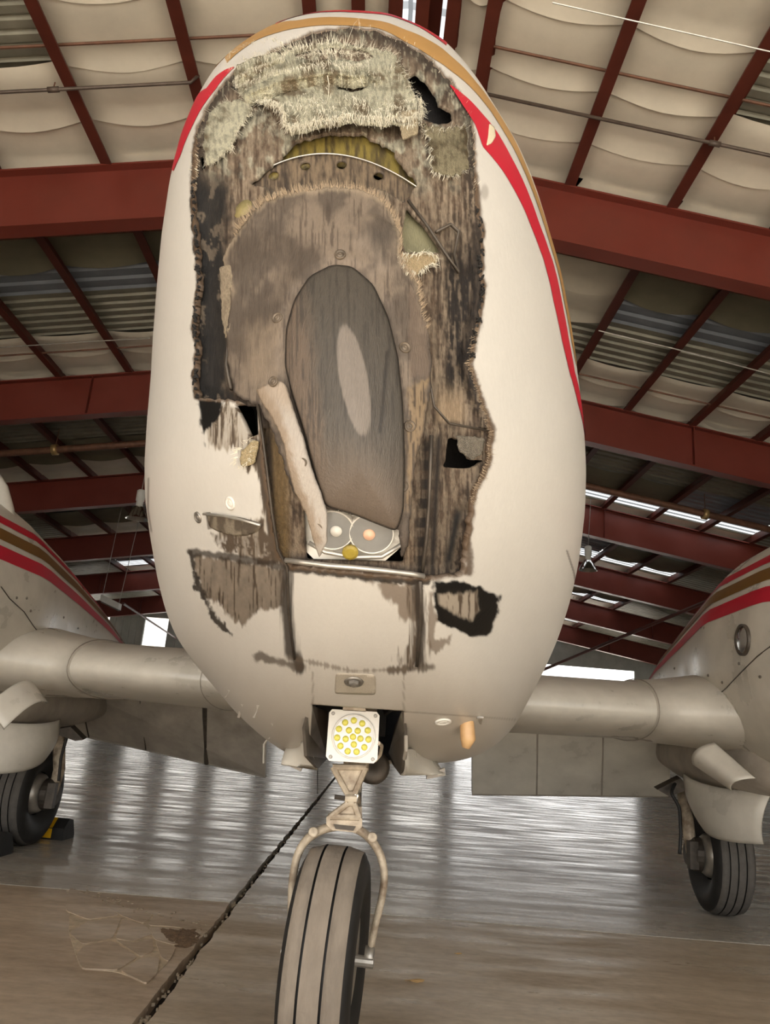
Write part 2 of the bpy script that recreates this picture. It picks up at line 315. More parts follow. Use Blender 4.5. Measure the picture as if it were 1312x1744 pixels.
for k in range(420):
    t = random.random()
    if k < 170: bx, by = 130 + 210 * t, 1520 + 68 * t; bx += random.gauss(0, 8); by += random.gauss(0, 7)
    elif k < 250: bx, by = 300 + random.gauss(0, 22), 1588 + random.gauss(0, 12)
    else: yy = 1.95 + 5 * t * t; p0 = np.array([XJ(yy) + random.gauss(0, .012), yy, -.012]); bx = None
    p = on_z(bx, by) if bx is not None else p0
    r = random.uniform(.0015, .005); a = random.random() * 6
    R = np.array([[math.cos(a), -math.sin(a), 0], [math.sin(a), math.cos(a), 0], [0, 0, 1]])
    crumb.box((-r, -r * .7, -.004), (r, r * .7, r * .7), R, p)
tag(crumb.build('crumbled_grit', CRM, fl), kind='stuff')

# ------------------------------------------------------------------ the hangar: roof
XR, ZR, SL = -.15, 6.64, .165                        # ridge, top of rafters there, roof slope
zroof = lambda x: ZR - SL * abs(x - XR)
ceil = MB().add([(XR - .02, YF, ZR + .40), (XR + .02, YF, ZR + .40), (XR + .02, YB, ZR + .40), (XR - .02, YB, ZR + .40), (XR, YF, ZR + .44), (XR, YB, ZR + .44)], [(0, 1, 2, 3), (0, 4, 1), (2, 5, 3), (1, 4, 5, 2), (0, 3, 5, 4)]).build('ceiling', M['roof']); tag(ceil, kind='structure')
RY = [2.05, 6.9, 11.6, 16.45, 21.3, 26.3, 31.2]
def rafter(y):
    b = MB(); D = .70
    for sg in (-1, 1):
        x1 = XR; x0 = XR + sg * (HX - .1)
        for (ya, yb, za, zb) in ((y - .005, y + .005, -D + .015, -.015), (y - .10, y + .10, -.02, 0), (y - .10, y + .10, -D, -D + .02)):
            z0, z1 = zroof(x0), ZR
            v = [(x0, ya, z0 + za), (x1, ya, z1 + za), (x1, ya, z1 + zb), (x0, ya, z0 + zb), (x0, yb, z0 + za), (x1, yb, z1 + za), (x1, yb, z1 + zb), (x0, yb, z0 + zb)]
            b.add(v, [(0, 1, 2, 3), (7, 6, 5, 4), (0, 4, 5, 1), (3, 2, 6, 7), (0, 3, 7, 4), (1, 5, 6, 2)])
        for xs in (sg * 4.9, sg * 9.5):
            b.box((xs - .006, y - .09, zroof(xs) - D + .02), (xs + .006, y + .09, zroof(xs) - .02))
    return b.build('rafter', M['oxide'], ceil)
for y in RY: rafter(y)
PX = [-8.8, -7.7, -6.6, -5.48, -4.37, -3.24, -2.13, -1.03, -.62, -.30, .04, .30, .63, 1.73, 2.80, 3.87, 4.93, 6.0, 7.1, 8.2]
def purlin(x, y0, y1):
    z = zroof(x); h = .20; t = .008; g = .115; s = 1 if x < XR else -1
    prof = [(0, 0), (g * s, 0), (g * s, .018), (t * s, t), (t * s, h - t), (-g * s, h - t), (-g * s, h), (0, h)]
    return MB().loft([[(x + a, yy, z + b) for a, b in prof] for yy in (y0, y1)]).build('purlin', M['purlin'], ceil)
YS = [YF] + RY + [YB]
for i in range(len(YS) - 1):
    for x in PX:
        if i == 0 and abs(x) > 3: continue
        purlin(x, YS[i] + .006, YS[i + 1] - .006)
def insulation(x0, x1, y0, y1, m='insul'):
    n = 9; a = np.linspace(0, 1, n); ax = rng.uniform(.5, 1.3); u, v = np.meshgrid(a, a)
    x = x0 + (x1 - x0) * u; y = y0 + (y1 - y0) * v
    z = ZR - SL * np.abs(x - XR) + .20 - .06 * ax * np.sin(math.pi * u) * (.55 + .45 * np.cos(math.pi * (v - .25))) + .012 * (fbm(x * 3, y * 3) - .5)
    z[-1] -= .02 + .05 * np.sin(math.pi * a); y[-1] += .03 + .05 * np.sin(math.pi * a) * ax     # the lapped lower edge hangs a little
    z[0] += .02
    f = [(j * n + i, j * n + i + 1, j * n + n + i + 1, j * n + n + i) for j in range(n - 1) for i in range(n - 1)]
    return mesh('insulation_panel', np.stack([x, y, z], -1).reshape(-1, 3), f, M[m], ceil, True)
def sheetmetal(x0, x1, y0, y1, m='roof', rib=.2):
    k = max(1, int(round((y1 - y0) / rib))); P = []
    for j in range(k):
        b = y0 + (y1 - y0) * j / k; s = (y1 - y0) / k
        P += [(b, 0), (b + s * .55, 0), (b + s * .68, .035), (b + s * .87, .035)]
    P.append((y1, 0)); r = [[(x, yy, zroof(x) + .215 + h) for yy, h in P] for x in (x0, x1)]
    return MB().loft(r, closed=False).build('roof_sheet', M[m], ceil)
leak_cover = MB()
def cell(i, x0, x1):
    ya, yb = YS[i], YS[i + 1]
    if i == 1:
        sp = [(2.0, 2.9), (2.9, 3.6), (3.6, 4.3), (4.3, 5.01), (5.01, 5.71), (5.71, 6.35), (6.35, 6.98)]
        for (a, b) in sp:
            if (x0 < -3.2 and x1 < -3.0 and a < 5.5) or (x0 > 2.75 and a < 5.6): sheetmetal(x0, x1, a, b, 'roof', .14)
            elif -.31 < x0 < .2 and x1 < .35 and a < 6: sheetmetal(x0, x1, a, b, 'sky', .35)
            else: insulation(x0, x1, a, b)
    elif i == 2:
        inner = 1.7 < x0 < 2.5
        for (a, b, k) in ((6.9, 7.75, 'insul'), (7.75, 8.75, 'insul' if inner else 'olive'), (8.75, 9.45, 'insul' if inner else 'blue'), (9.45, 10.55, 'roof'), (10.55, 11.05, 'insul'), (11.05, 11.7, 'insul')):
            (sheetmetal if k in ('blue', 'roof', 'sky') else insulation)(x0, x1, a, b, k)
    elif i == 0: insulation(x0, x1, ya, yb)
    else:
        L = yb - ya
        for (a, b, k) in ((0, .35, 'insul'), (.35, .62, 'roof'), (.62, .84, 'blue' if (i + int(x0 * 3)) % 3 == 0 else 'olive'), (.84, 1, 'sky' if x0 > 1.5 or i > 4 else 'insul')):  # see-through end sheets stand in for door light caught on the insulation
            (sheetmetal if k in ('blue', 'roof', 'sky') else insulation)(x0, x1, ya + a * L, ya + b * L + .02, k)
def add_leak_cover(x0, x1, y0, y1):
    leak_cover.add([(x, y, zroof(x) + .30) for x, y in ((x0, y0), (x1, y0), (x1, y1), (x0, y1))], [(0, 1, 2, 3)])
xs = [-HX - .2] + PX + [HX + .2]
for i in range(len(YS) - 1):
    for x0, x1 in zip(xs[:-1], xs[1:]):
        if x0 < -9 or x1 > 8.5: sheetmetal(x0, x1, YS[i], YS[i + 1]); continue
        if i == 0: sheetmetal(x0, x1, YS[i], YS[i + 1]); continue
        if (x0 < XR < x1):
            cell(i, x0, XR); cell(i, XR, x1)
        else: cell(i, x0, x1)
for i in range(len(YS) - 1):
    ya, yb = YS[i], YS[i + 1]; L_ = yb - ya
    for x0, x1 in ((-HX - .3, XR - .4), (XR - .4, XR), (XR, XR + .4), (XR + .4, 1.73), (1.73, HX + .3)):
        e = .84 if (i >= 3 and x0 > 1.5) or i > 4 else 1.0
        if abs(x0 - XR) < .5 and x0 < .2 and x1 < .35 and i == 1: add_leak_cover(x0, x1, 6.35, yb)
        else: add_leak_cover(x0, x1, ya, ya + L_ * e)
tag(leak_cover.build('roof_leak_cover', M['roof'], ceil), kind='structure')  # unseen opaque cover, added to stop daylight leaking between the roof panels
def strut(x0, x1, y, dz=.1):
    return MB().tube([(x0, y, zroof(x0) + dz), (x1, y, zroof(x1) + dz)], .014, 6).build('sag_rod', M['pipe'], ceil)
for (x0, x1) in zip(PX[:-1], PX[1:]):
    if abs(x0) < 6.7:
        if not -1.1 < x0 < .5:
            strut(x0, x1, 5.45); strut(x0, x1, 7.72, .03); strut(x0, x1, 7.98, .03)
        if abs(x0) > 2: strut(x0, x1, 10.75, .03)

# walls
def ribbed_wall(name, x0, x1, y, z0, z1, m, kind=True, parent=None, rib=.3):
    k = max(1, int((x1 - x0) / rib)); P = []
    for j in range(k):
        b = x0 + (x1 - x0) * j / k; s = (x1 - x0) / k; P += [(b, 0), (b + s * .7, 0), (b + s * .78, -.03), (b + s * .92, -.03)]
    P.append((x1, 0)); o = MB().loft([[(x, y + d, z) for x, d in P] for z in (z0, z1)], closed=False).build(name, m, parent)
    if parent is None: tag(o, kind='structure')
    return o
wins = [(-12.7, -11.5), (-9.95, -8.95), (-8.1, -6.9), (-6.1, -4.6), (-3.8, -2.2), (-1.3, .4), (1.3, 3.2)]
ed = [-HX] + [q for wn in wins for q in wn] + [3.8]
wb = MB()
for a, b in zip(ed[0::2], ed[1::2]): wb.box((a, YB + .05, 0), (b, YB + .12, 4.75))
for a, b in wins: wb.box((a, YB + .05, 0), (b, YB + .12, 1.2)); wb.box((a, YB + .05, 4.6), (b, YB + .12, 4.75))
wb.box((11.35, YB + .05, 0), (HX, YB + .12, 4.75)).box((3.8, YB + .05, 3.95), (11.35, YB + .12, 4.75)).plate([(-HX, YB + .05, 4.75), (HX, YB + .05, 4.75), (HX, YB + .05, 4.9), (XR, YB + .05, ZR + .4), (-HX, YB + .05, 4.9)], np.array([0, .05, 0]))
wback = wb.build('wall_back', M['wall']); tag(wback, kind='structure')
for a, b in zip(ed[0::2], ed[1::2]): ribbed_wall('wall_sheet', a, b, YB + .04, 0, 4.75, M['wall'], parent=wback)
for k, (a, b) in enumerate(wins):
    o = MB().box((a, YB + .07, 1.2), (b, YB + .085, 4.6)).build('window_%d' % (k + 1), M['pane']); tag(o, kind='structure')
tag(MB().box((-HX - .12, YF, -.3), (-HX, YB + .1, 4.9)).build('wall_left', M['wall']), kind='structure')
tag(MB().box((HX, YF, -.3), (HX + .12, YB + .1, 4.9)).build('wall_right', M['wall']), kind='structure')
tag(MB().plate([(-HX, YF, 4.2), (HX, YF, 4.2), (HX, YF, 4.9), (XR, YF, ZR + .4), (-HX, YF, 4.9)], np.array([0, .06, 0])).box((-HX, YF, 0), (-6.4, YF + .06, 4.2)).box((6.4, YF, 0), (HX, YF + .06, 4.2)).build('wall_front', M['wall']), kind='structure')  # unseen; side panels narrow the opening so daylight fades with depth

# ================================================================== the aeroplane
PSI = math.radians(4.0)
def A(x, y, z):
    """aircraft frame (x to the photo's right, y towards the tail, origin between the main wheels) -> place"""
    x, y, z = np.broadcast_arrays(np.asarray(x, float), y, z)
    return np.stack([x * math.cos(PSI) + y * math.sin(PSI), 4.0 - x * math.sin(PSI) + y * math.cos(PSI), z], -1)
plane = bpy.data.objects.new('twin_engine_aeroplane', None); COL.objects.link(plane); plane.location = (0, 4.0, 0); plane.rotation_euler = (0, 0, -PSI)
plane.matrix_basis = Matrix.LocRotScale(plane.location, plane.rotation_euler, None)
tag(plane, 'white twin-engine aeroplane with a torn-open nose and red and gold stripes', 'aeroplane')

# ---- nose surface: blunt shell about an axis, rolling back into the fuselage
CX, CY, Y0 = 600.0, 690.0, 1.0
SIL = smooth_poly([(600, 18), (660, 22), (715, 43), (762, 72), (792, 105), (817, 138), (840, 175), (862, 210), (884, 248), (905, 297), (918, 333), (933, 382), (957, 470), (972, 550), (985, 640), (996, 740), (999, 800), (997, 870), (990, 930), (984, 970), (970, 1030), (950, 1090), (928, 1140), (902, 1190), (880, 1232), (855, 1262), (820, 1285), (780, 1297), (740, 1300), (620, 1302), (530, 1297), (490, 1284), (460, 1265), (435, 1245), (400, 1212), (365, 1170), (330, 1128), (300, 1085), (282, 1040), (268, 985), (255, 910), (247, 850), (246, 790), (250, 720), (257, 640), (260, 580), (266, 500), (275, 400), (290, 300), (310, 225), (335, 165), (365, 115), (400, 82), (440, 55), (480, 35), (530, 22), (565, 18)], 8, 5)
_th = np.arctan2(CY - SIL[:, 1], SIL[:, 0] - CX); _o = np.argsort(_th); _th = _th[_o]; _R = np.hypot(SIL[:, 0] - CX, SIL[:, 1] - CY)[_o]
RAD = lambda th: np.interp(np.mod(th + math.pi, 2 * math.pi) - math.pi, np.r_[_th[-1] - 2 * math.pi, _th, _th[0] + 2 * math.pi], np.r_[_R[-1], _R, _R[0]])
def DEP(th):
    s = np.sin(th); return .42 * np.cos(th) ** 2 + np.where(s > 0, .30, 1.0) * s * s
def S(px, py):
    px = np.asarray(px, float); py = np.asarray(py, float); th = np.arctan2(CY - py, px - CX); rho = np.minimum(np.hypot(px - CX, py - CY) / RAD(th), .9995)
    return at(px, py, Y0 + DEP(th) * (1 - np.sqrt(1 - rho ** 2)))
def SN(px, py):
    n = np.cross(S(px + 2, py) - S(px - 2, py), S(px, py - 2) - S(px, py + 2)); return n / (np.linalg.norm(n, axis=-1)[..., None] + 1e-12)
def section(th, cx, hw, zb, zt, y, p=2.3):
    c, s = np.cos(th), np.sin(th); x = cx + hw * np.sign(c) * np.abs(c) ** (2 / p); z = (zb + zt) / 2 + (zt - zb) / 2 * np.sign(s) * np.abs(s) ** (2 / p); return A(x, y, z)
def P(th, phi):
    """surface of the nose: phi 0..90 deg the face seen from ahead, 90..180 rolling back to the cabin section"""
    th, phi = np.broadcast_arrays(np.asarray(th, float), phi); q = np.minimum(phi, math.pi / 2); R = RAD(th) * np.sin(q) * .9999
    p1 = at(CX + R * np.cos(th), CY - R * np.sin(th), Y0 + DEP(th) * (1 - np.cos(q)))
    t = np.clip((phi - math.pi / 2) / (math.pi / 2), 0, 1)[..., None]; d = p1 - CAM; d /= np.linalg.norm(d, axis=-1)[..., None]
    p2 = section(th, 0, .56, .67, 1.95, -.9); c1 = p1 + d * .30; c2 = p2 - np.array([math.sin(PSI), math.cos(PSI), 0]) * .45
    return (1 - t) ** 3 * p1 + 3 * (1 - t) ** 2 * t * c1 + 3 * (1 - t) * t * t * c2 + t ** 3 * p2

def patch(name, poly, off, colr, m, parent, step=3.0, thick=.004, holes=(), smooth=True, edgecol=None):
    """a layer of the nose inside an outline: off(px,py) metres above the nose surface, colr(px,py) -> rgba"""
    poly = np.asarray(poly, float); (x0, y0), (x1, y1) = poly.min(0) - step, poly.max(0) + step
    gx = np.arange(x0, x1 + step, step); gy = np.arange(y0, y1 + step, step); X, Yy = np.meshgrid(gx, gy); ny, nx = X.shape
    cx, cy = X[:-1, :-1] + step / 2, Yy[:-1, :-1] + step / 2; keep = inside(cx, cy, poly)
    for h in holes: keep &= ~inside(cx, cy, h)
    idx = np.arange(nx * ny).reshape(ny, nx); F = np.stack([idx[:-1, :-1], idx[1:, :-1], idx[1:, 1:], idx[:-1, 1:]], -1)[keep]
    used = np.unique(F); remap = np.full(nx * ny, -1); remap[used] = np.arange(len(used)); F = remap[F]; x = X.ravel()[used].copy(); y = Yy.ravel()[used].copy()
    E = np.vstack([F[:, [0, 1]], F[:, [1, 2]], F[:, [2, 3]], F[:, [3, 0]]]); key = np.sort(E, 1); _, inv, cnt = np.unique(key[:, 0].astype(np.int64) * (len(used) + 1) + key[:, 1], return_inverse=True, return_counts=True)
    B = E[cnt[inv] == 1]; bv = np.unique(B)
    bd = np.full(len(bv), 1e9); qx = x[bv].copy(); qy = y[bv].copy()
    for pl in [poly] + list(holes):
        d, ax, ay = near(x[bv], y[bv], pl); mm = d < bd; bd[mm] = d[mm]; qx[mm] = ax[mm]; qy[mm] = ay[mm]
    ok = bd < step * 1.6; x[bv[ok]] = qx[ok]; y[bv[ok]] = qy[ok]
    n = SN(x, y); p = S(x, y); vd = CAM - p; vd /= np.linalg.norm(vd, axis=1)[:, None]; p = p + vd * np.asarray(off(x, y))[..., None]; c = np.asarray(colr(x, y), float)
    rb = np.full(len(used), -1); rb[bv] = np.arange(len(bv)) + len(used); ec = c[bv].copy(); ec[:, :3] *= .6
    if isinstance(edgecol, str): ec = c[bv].copy()
    elif edgecol is not None: ec[:, :3] = edgecol
    V = np.vstack([p, p[bv] - n[bv] * thick]); C = np.vstack([c, ec]); FB = np.stack([B[:, 1], B[:, 0], rb[B[:, 0]], rb[B[:, 1]]], -1)
    if thick == 0: return mesh(name, p, F, m, parent, smooth, c)
    return mesh(name, V, np.vstack([F, FB]), m, parent, smooth, C)
def npt(px, py, off):
    q = S(np.array(float(px)), np.array(float(py))); v = CAM - q; return q + v / np.linalg.norm(v) * off
def rgba(c, r): return np.concatenate([np.asarray(c), np.broadcast_to(np.asarray(r, float), np.shape(c)[:-1])[..., None]], -1)
def blob(px, py, poly, feather=6, amp=10, sx=7, sy=45, seed=0):
    """soft ragged mask of an outline, broken up along vertical scratches"""
    return sstep(0, feather, sdist(px, py, poly) + (fbm(px / sx, py / sy, 4, seed) - .5) * 2 * amp)

# ---- outlines on the nose (photo pixels, laid on the surface)
HOLE = jag([(590, 48), (640, 52), (690, 72), (735, 105), (775, 150), (800, 190), (808, 240), (808, 300), (812, 350), (821, 400), (818, 450), (822, 500), (812, 560), (800, 620), (812, 660), (838, 732), (833, 790), (808, 840), (797, 910), (790, 978), (730, 986), (600, 975), (495, 965), (475, 950), (462, 890), (452, 810), (440, 700), (400, 682), (337, 678), (331, 640), (336, 600), (330, 560), (338, 480), (335, 420), (328, 360), (330, 300), (335, 230), (350, 190), (375, 150), (400, 125), (440, 103), (490, 75), (540, 55)], 4.5, 3, 2)
HOLE_C = resample(HOLE, 9)
WELL = [(531, 1200), (688, 1211), (694, 1420), (520, 1420)]
BLACKL = [(398, 688), (438, 685), (440, 740), (425, 745), (412, 715)]
def skin_col(px, py):
    base = np.broadcast_to(np.array([.57, .548, .505]), px.shape + (3,)).copy()
    n1 = fbm(px / 60, py / 90, 4, 1); base *= (1 - .07 * n1)[..., None]
    st = fbm(px / 3.2, py / 60, 5, 3); st2 = fbm(px / 9, py / 14, 5, 5)
    rough = np.full(px.shape, .30) + .1 * n1
    dirt = lin(96, 82, 68); soot = lin(34, 28, 23); blackc = lin(10, 9, 9); tan = lin(172, 158, 138)
    def lay(mask, c, r):
        nonlocal base, rough
        base = mix(base, np.asarray(c), mask); rough = rough * (1 - mask) + r * mask
    # belly grime, panel round the gear
    lay(.55 * sstep(1080, 1290, py + 60 * (n1 - .5)) , lin(150, 138, 120), .33)
    # left column under the torn pocket
    a = blob(px, py, [(335, 680), (440, 685), (462, 890), (478, 965), (400, 950), (362, 900), (415, 880), (448, 880), (440, 820), (400, 770), (352, 765)], 8, 16, 6, 60, 2)
    lay(a * (.55 + .45 * sstep(.35, .6, st)), tan * .55, .6); lay(a * sstep(.48, .62, st), dirt * .6, .6)
    a = blob(px, py, [(334, 676), (385, 682), (372, 715), (352, 740), (350, 770), (338, 720)], 5, 8, 10, 18, 3); lay(a, blackc, .45)
    a = blob(px, py, [(440, 700), (470, 780), (484, 965), (462, 965), (448, 870), (432, 780)], 6, 8, 5, 50, 8); lay(a, dirt * .42, .6)
    a = blob(px, py, [(360, 908), (470, 905), (490, 965), (440, 962), (370, 940)], 8, 12, 8, 20, 4); lay(a * (.45 + .55 * sstep(.4, .55, st2)), dirt * .65, .6)
    # lower left scrape
    a = blob(px, py, [(325, 940), (400, 950), (488, 968), (486, 1035), (440, 1045), (418, 1068), (398, 1062), (372, 1030), (345, 1020), (330, 975)], 7, 8, 6, 22, 6)
    lay(a * .93, lin(112, 101, 88) * (.6 + .7 * st2[..., None]), .55); lay(a * sstep(.52, .66, st), dirt * .5, .6)
    d, _, _ = near(px, py, [(322, 938), (338, 1000), (362, 1050), (392, 1078)], False); lay(sstep(7, 2, d + 22 * (st2 - .45)) * .95, soot, .5)
    d, _, _ = near(px, py, [(322, 940), (400, 950), (490, 966)], False); lay(sstep(9, 3, d + 9 * (st2 - .5)) * .85, soot * 1.6, .5)
    # centre panel: streaks at its right, seams, lower dashes
    a = blob(px, py, [(610, 982), (720, 990), (722, 1062), (690, 1060), (655, 1015)], 10, 14, 8, 30, 7); lay(a * .85, lin(112, 98, 84), .5)
    a = blob(px, py, [(690, 985), (728, 985), (735, 1140), (690, 1142), (672, 1125), (700, 1080)], 8, 16, 4, 60, 9); lay(a * (.35 + .6 * sstep(.45, .6, st)), dirt * .7, .55)
    d, _, _ = near(px, py, [(488, 960), (490, 1040), (496, 1110), (512, 1136)], False); lay(sstep(15, 4, d + 16 * (st - .5)) * .92, soot * 1.5, .55)
    d, _, _ = near(px, py, [(712, 990), (716, 1060), (712, 1130)], False); lay(sstep(13, 3, d + 16 * (st - .5)) * .92, soot * 1.3, .55)
    d, _, _ = near(px, py, [(440, 1118), (510, 1136)], False); lay(sstep(10, 3, d + 14 * (st2 - .5)) * .8, dirt * .55, .55)
    d, _, _ = near(px, py, [(665, 1142), (735, 1136)], False); lay(sstep(9, 2, d + 14 * (st - .5)) * .8, dirt * .5, .55)
    d, _, _ = near(px, py, [(495, 1120), (600, 1143), (690, 1140)], False); lay(sstep(7, 2, d + 12 * (st - .35)) * .6, dirt, .55)
    # band under the lip
    a = blob(px, py, [(490, 962), (735, 985), (735, 1000), (660, 996), (490, 975)], 5, 5, 10, 10, 10); lay(a * .95, soot * 1.4, .5)
    # lower right burnt corner
    a = blob(px, py, [(735, 985), (800, 990), (856, 1014), (851, 1050), (832, 1084), (800, 1086), (742, 1062)], 5, 7, 14, 14, 11); lay(a, blackc, .4)
    a = blob(px, py, [(742, 1008), (815, 1005), (822, 1040), (800, 1062), (760, 1040), (745, 1030)], 8, 7, 8, 26, 12); lay(a * .95, lin(150, 140, 126), .55); lay(a * sstep(.5, .62, st), dirt * .6, .55)
    a = blob(px, py, [(726, 1000), (742, 1000), (742, 1085), (772, 1078), (770, 1100), (728, 1120)], 6, 10, 8, 30, 13); lay(a * .75, dirt * 1.1, .55)
    # torn right margin
    d, _, _ = near(px, py, [(808, 300), (821, 400), (818, 450), (822, 500), (812, 560), (800, 620), (812, 660), (838, 732), (833, 790), (808, 840), (797, 910), (800, 975)], False)
    lay(sstep(10, 2, d + 10 * (st2 - .5)) * .9, lin(78, 62, 48), .6)
    d, _, _ = near(px, py, [(337, 678), (331, 640), (336, 600), (330, 560), (338, 480), (335, 420), (328, 360), (330, 300), (335, 230)], False)
    lay(sstep(7, 2, d + 12 * (st2 - .5)), blackc * 1.5, .5)
    d, _, _ = near(px, py, HOLE_C); lay(sstep(7, 1, d + 5 * (st2 - .5)) * .9, lin(84, 66, 48), .7)
    # thumb smudge, small chips
    d = np.hypot((px - 826) / 8, (py - 327) / 16); lay(sstep(1.1, .5, d) * .5, lin(120, 112, 104), .5)
    d, _, _ = near(px, py, [(253, 815), (252, 870), (258, 905)], False); lay(sstep(2.5, .8, d) * .7, lin(90, 84, 76), .4)
    d, _, _ = near(px, py, [(966, 938), (978, 975), (984, 1010)], False); lay(sstep(2.2, .8, d) * .8, lin(80, 74, 66), .4)
    d, _, _ = near(px, py, [(533, 1145), (533, 1200)], False); lay(sstep(2, .6, d) * .5, lin(110, 100, 88), .4)
    d, _, _ = near(px, py, [(688, 1150), (688, 1212), (830, 1222), (880, 1226)], False); lay(sstep(2, .6, d) * .5, lin(110, 100, 88), .4)
    return rgba(base, rough)

# ---- skin mesh
NT, NP, NA = 1000, 330, 40
th = np.linspace(-math.pi, math.pi, NT, endpoint=False); phi = np.r_[np.linspace(.02, math.pi / 2, NP), np.linspace(math.pi / 2, math.pi, NA + 1)[1:]]
TH, PH = np.meshgrid(th, phi); V = P(TH, PH)
aft = []
for (y, hw, zb, zt) in ((.2, .60, .68, 2.05), (1.5, .58, .72, 2.05), (3.0, .42, .95, 1.9), (4.8, .2, 1.25, 1.75), (5.4, .08, 1.4, 1.65)): aft.append(section(th, 0, hw, zb, zt, y))
V = np.concatenate([V, np.stack(aft)], 0); NR = V.shape[0]
rr = np.minimum(PH, math.pi / 2); pxg = CX + RAD(TH) * np.sin(rr) * np.cos(TH); pyg = CY - RAD(TH) * np.sin(rr) * np.sin(TH)
pxg = np.vstack([pxg, np.repeat(pxg[-1:], len(aft), 0)]); pyg = np.vstack([pyg, np.repeat(pyg[-1:], len(aft), 0)])
idx = np.arange(NR * NT).reshape(NR, NT); nxt = np.roll(idx, -1, 1); F = np.stack([idx[:-1], nxt[:-1], nxt[1:], idx[1:]], -1)
cxm = (pxg[:-1] + np.roll(pxg, -1, 1)[:-1] + pxg[1:] + np.roll(pxg, -1, 1)[1:]) / 4; cym = (pyg[:-1] + np.roll(pyg, -1, 1)[:-1] + pyg[1:] + np.roll(pyg, -1, 1)[1:]) / 4
front = np.arange(NR - 1)[:, None] < NP - 1 + 0 * cxm
kill = front & (inside(cxm, cym, HOLE) | inside(cxm, cym, WELL) | inside(cxm, cym, BLACKL))
Vc = (V[:-1] + V[1:]) / 2
kill |= (~front) & (np.abs(Vc[..., 0] + .06 + .0) < .085) & (Vc[..., 2] < 1.0) & (Vc[..., 1] < 2.35)
Fk = F[~kill]; V = V.reshape(-1, 3); pxf = pxg.ravel().copy(); pyf = pyg.ravel().copy()
used = np.unique(Fk); rm = np.full(len(V), -1); rm[used] = np.arange(len(used)); Fk = rm[Fk]; V = V[used]; pxf = pxf[used]; pyf = pyf[used]; isf = (used < NP * NT)
E_ = np.vstack([Fk[:, [0, 1]], Fk[:, [1, 2]], Fk[:, [2, 3]], Fk[:, [3, 0]]]); ks = np.sort(E_, 1); _, inv, cnt = np.unique(ks[:, 0].astype(np.int64) * (len(V) + 1) + ks[:, 1], return_inverse=True, return_counts=True)
Bd = E_[cnt[inv] == 1]; bv = np.unique(Bd); bv = bv[isf[bv]]
bd = np.full(len(bv), 1e9); qx = pxf[bv].copy(); qy = pyf[bv].copy()
for pl in (HOLE, np.array(WELL), np.array(BLACKL)):
    d, ax, ay = near(pxf[bv], pyf[bv], pl); mm = d < bd; bd[mm] = d[mm]; qx[mm] = ax[mm]; qy[mm] = ay[mm]
ok = bd < 6; pxf[bv[ok]] = qx[ok]; pyf[bv[ok]] = qy[ok]; V[bv[ok]] = S(qx[ok], qy[ok])
colr = skin_col(pxf, pyf); colr[~isf] = np.r_[.56, .54, .50, .32]
inb = np.zeros(len(V), bool); inb[bv] = True; Bf = Bd[inb[Bd].all(1)]; ring = np.full(len(V), -1); ring[bv] = len(V) + np.arange(len(bv))
nb = SN(pxf[bv], pyf[bv]); ec = colr[bv].copy(); ec[:, :3] = ec[:, :3] * .25 + lin(70, 54, 38) * .6
fuselage = mesh('nose_skin', np.vstack([V, V[bv] - nb * .009]), np.vstack([Fk, np.stack([Bf[:, 1], Bf[:, 0], ring[Bf[:, 0]], ring[Bf[:, 1]]], -1)]), attr_mat('painted_skin', .10, 160, (1, 1, .35)), plane, True, np.vstack([colr, ec]))
tag(fuselage, 'white painted nose skin with a ragged hole and soot-black scrapes')

SCR = smooth_poly([(318, 672), (334, 668), (470, 880), (560, 990), (720, 1005), (795, 1000), (812, 850), (842, 728), (868, 800), (872, 1000), (862, 1100), (760, 1110), (742, 1160), (480, 1150), (380, 1095), (310, 1010), (308, 800)], 5, 1)
tag(patch('scraped_skin', SCR, lambda px, py: .0001 + 0 * px, skin_col, fuselage.data.materials[0], fuselage, 1.9, 0, [smooth_poly(HOLE, 3, 0), np.array(BLACKL, float)], edgecol='same'), 'soot-scraped lower part of the nose skin')

# ---- painted stripes wrapped over the skin
def thph(pts):
    p = np.asarray(pts, float); t = np.arctan2(CY - p[:, 1], p[:, 0] - CX); rho = np.clip(np.hypot(p[:, 0] - CX, p[:, 1] - CY) / RAD(t), 0, 1); return t, np.arcsin(rho)
def stripe(name, inner, outer, m, t0=None, t1=None, back=math.radians(112), n=120, k=14):
    ti, fi = thph(inner) if not isinstance(inner, float) else (None, inner)
    o = np.argsort(ti); ti, fi = ti[o], fi[o]
    if outer is None: to, fo = ti, np.full(len(ti), back)
    else:
        to, fo = thph(outer); o = np.argsort(to); to, fo = to[o], fo[o]
    a = max(ti[0], to[0]) if t0 is None else math.radians(t0); b = min(ti[-1], to[-1]) if t1 is None else math.radians(t1)
    t = np.linspace(a, b, n); lo = np.interp(t, ti, fi); hi = np.interp(t, to, fo); hi = np.maximum(hi, lo + .001)
    u = np.linspace(0, 1, k)[:, None]; T = np.broadcast_to(t, (k, n)); PHs = lo * (1 - u) + hi * u
    p0 = P(T, PHs); e = 1e-3; nn = np.cross(P(T + e, PHs) - P(T - e, PHs), P(T, PHs + e) - P(T, PHs - e)); nn /= np.linalg.norm(nn, axis=-1)[..., None] + 1e-12
    s = np.sign(((p0 - np.array([-.1, 2.0, 1.3])) * nn).sum(-1)); p0 = p0 + nn * s[..., None] * .0012
    ix = np.arange(n * k).reshape(k, n); f = np.stack([ix[:-1, :-1], ix[:-1, 1:], ix[1:, 1:], ix[1:, :-1]], -1).reshape(-1, 4)
    return mesh(name, p0.reshape(-1, 3), f, m, fuselage, True)
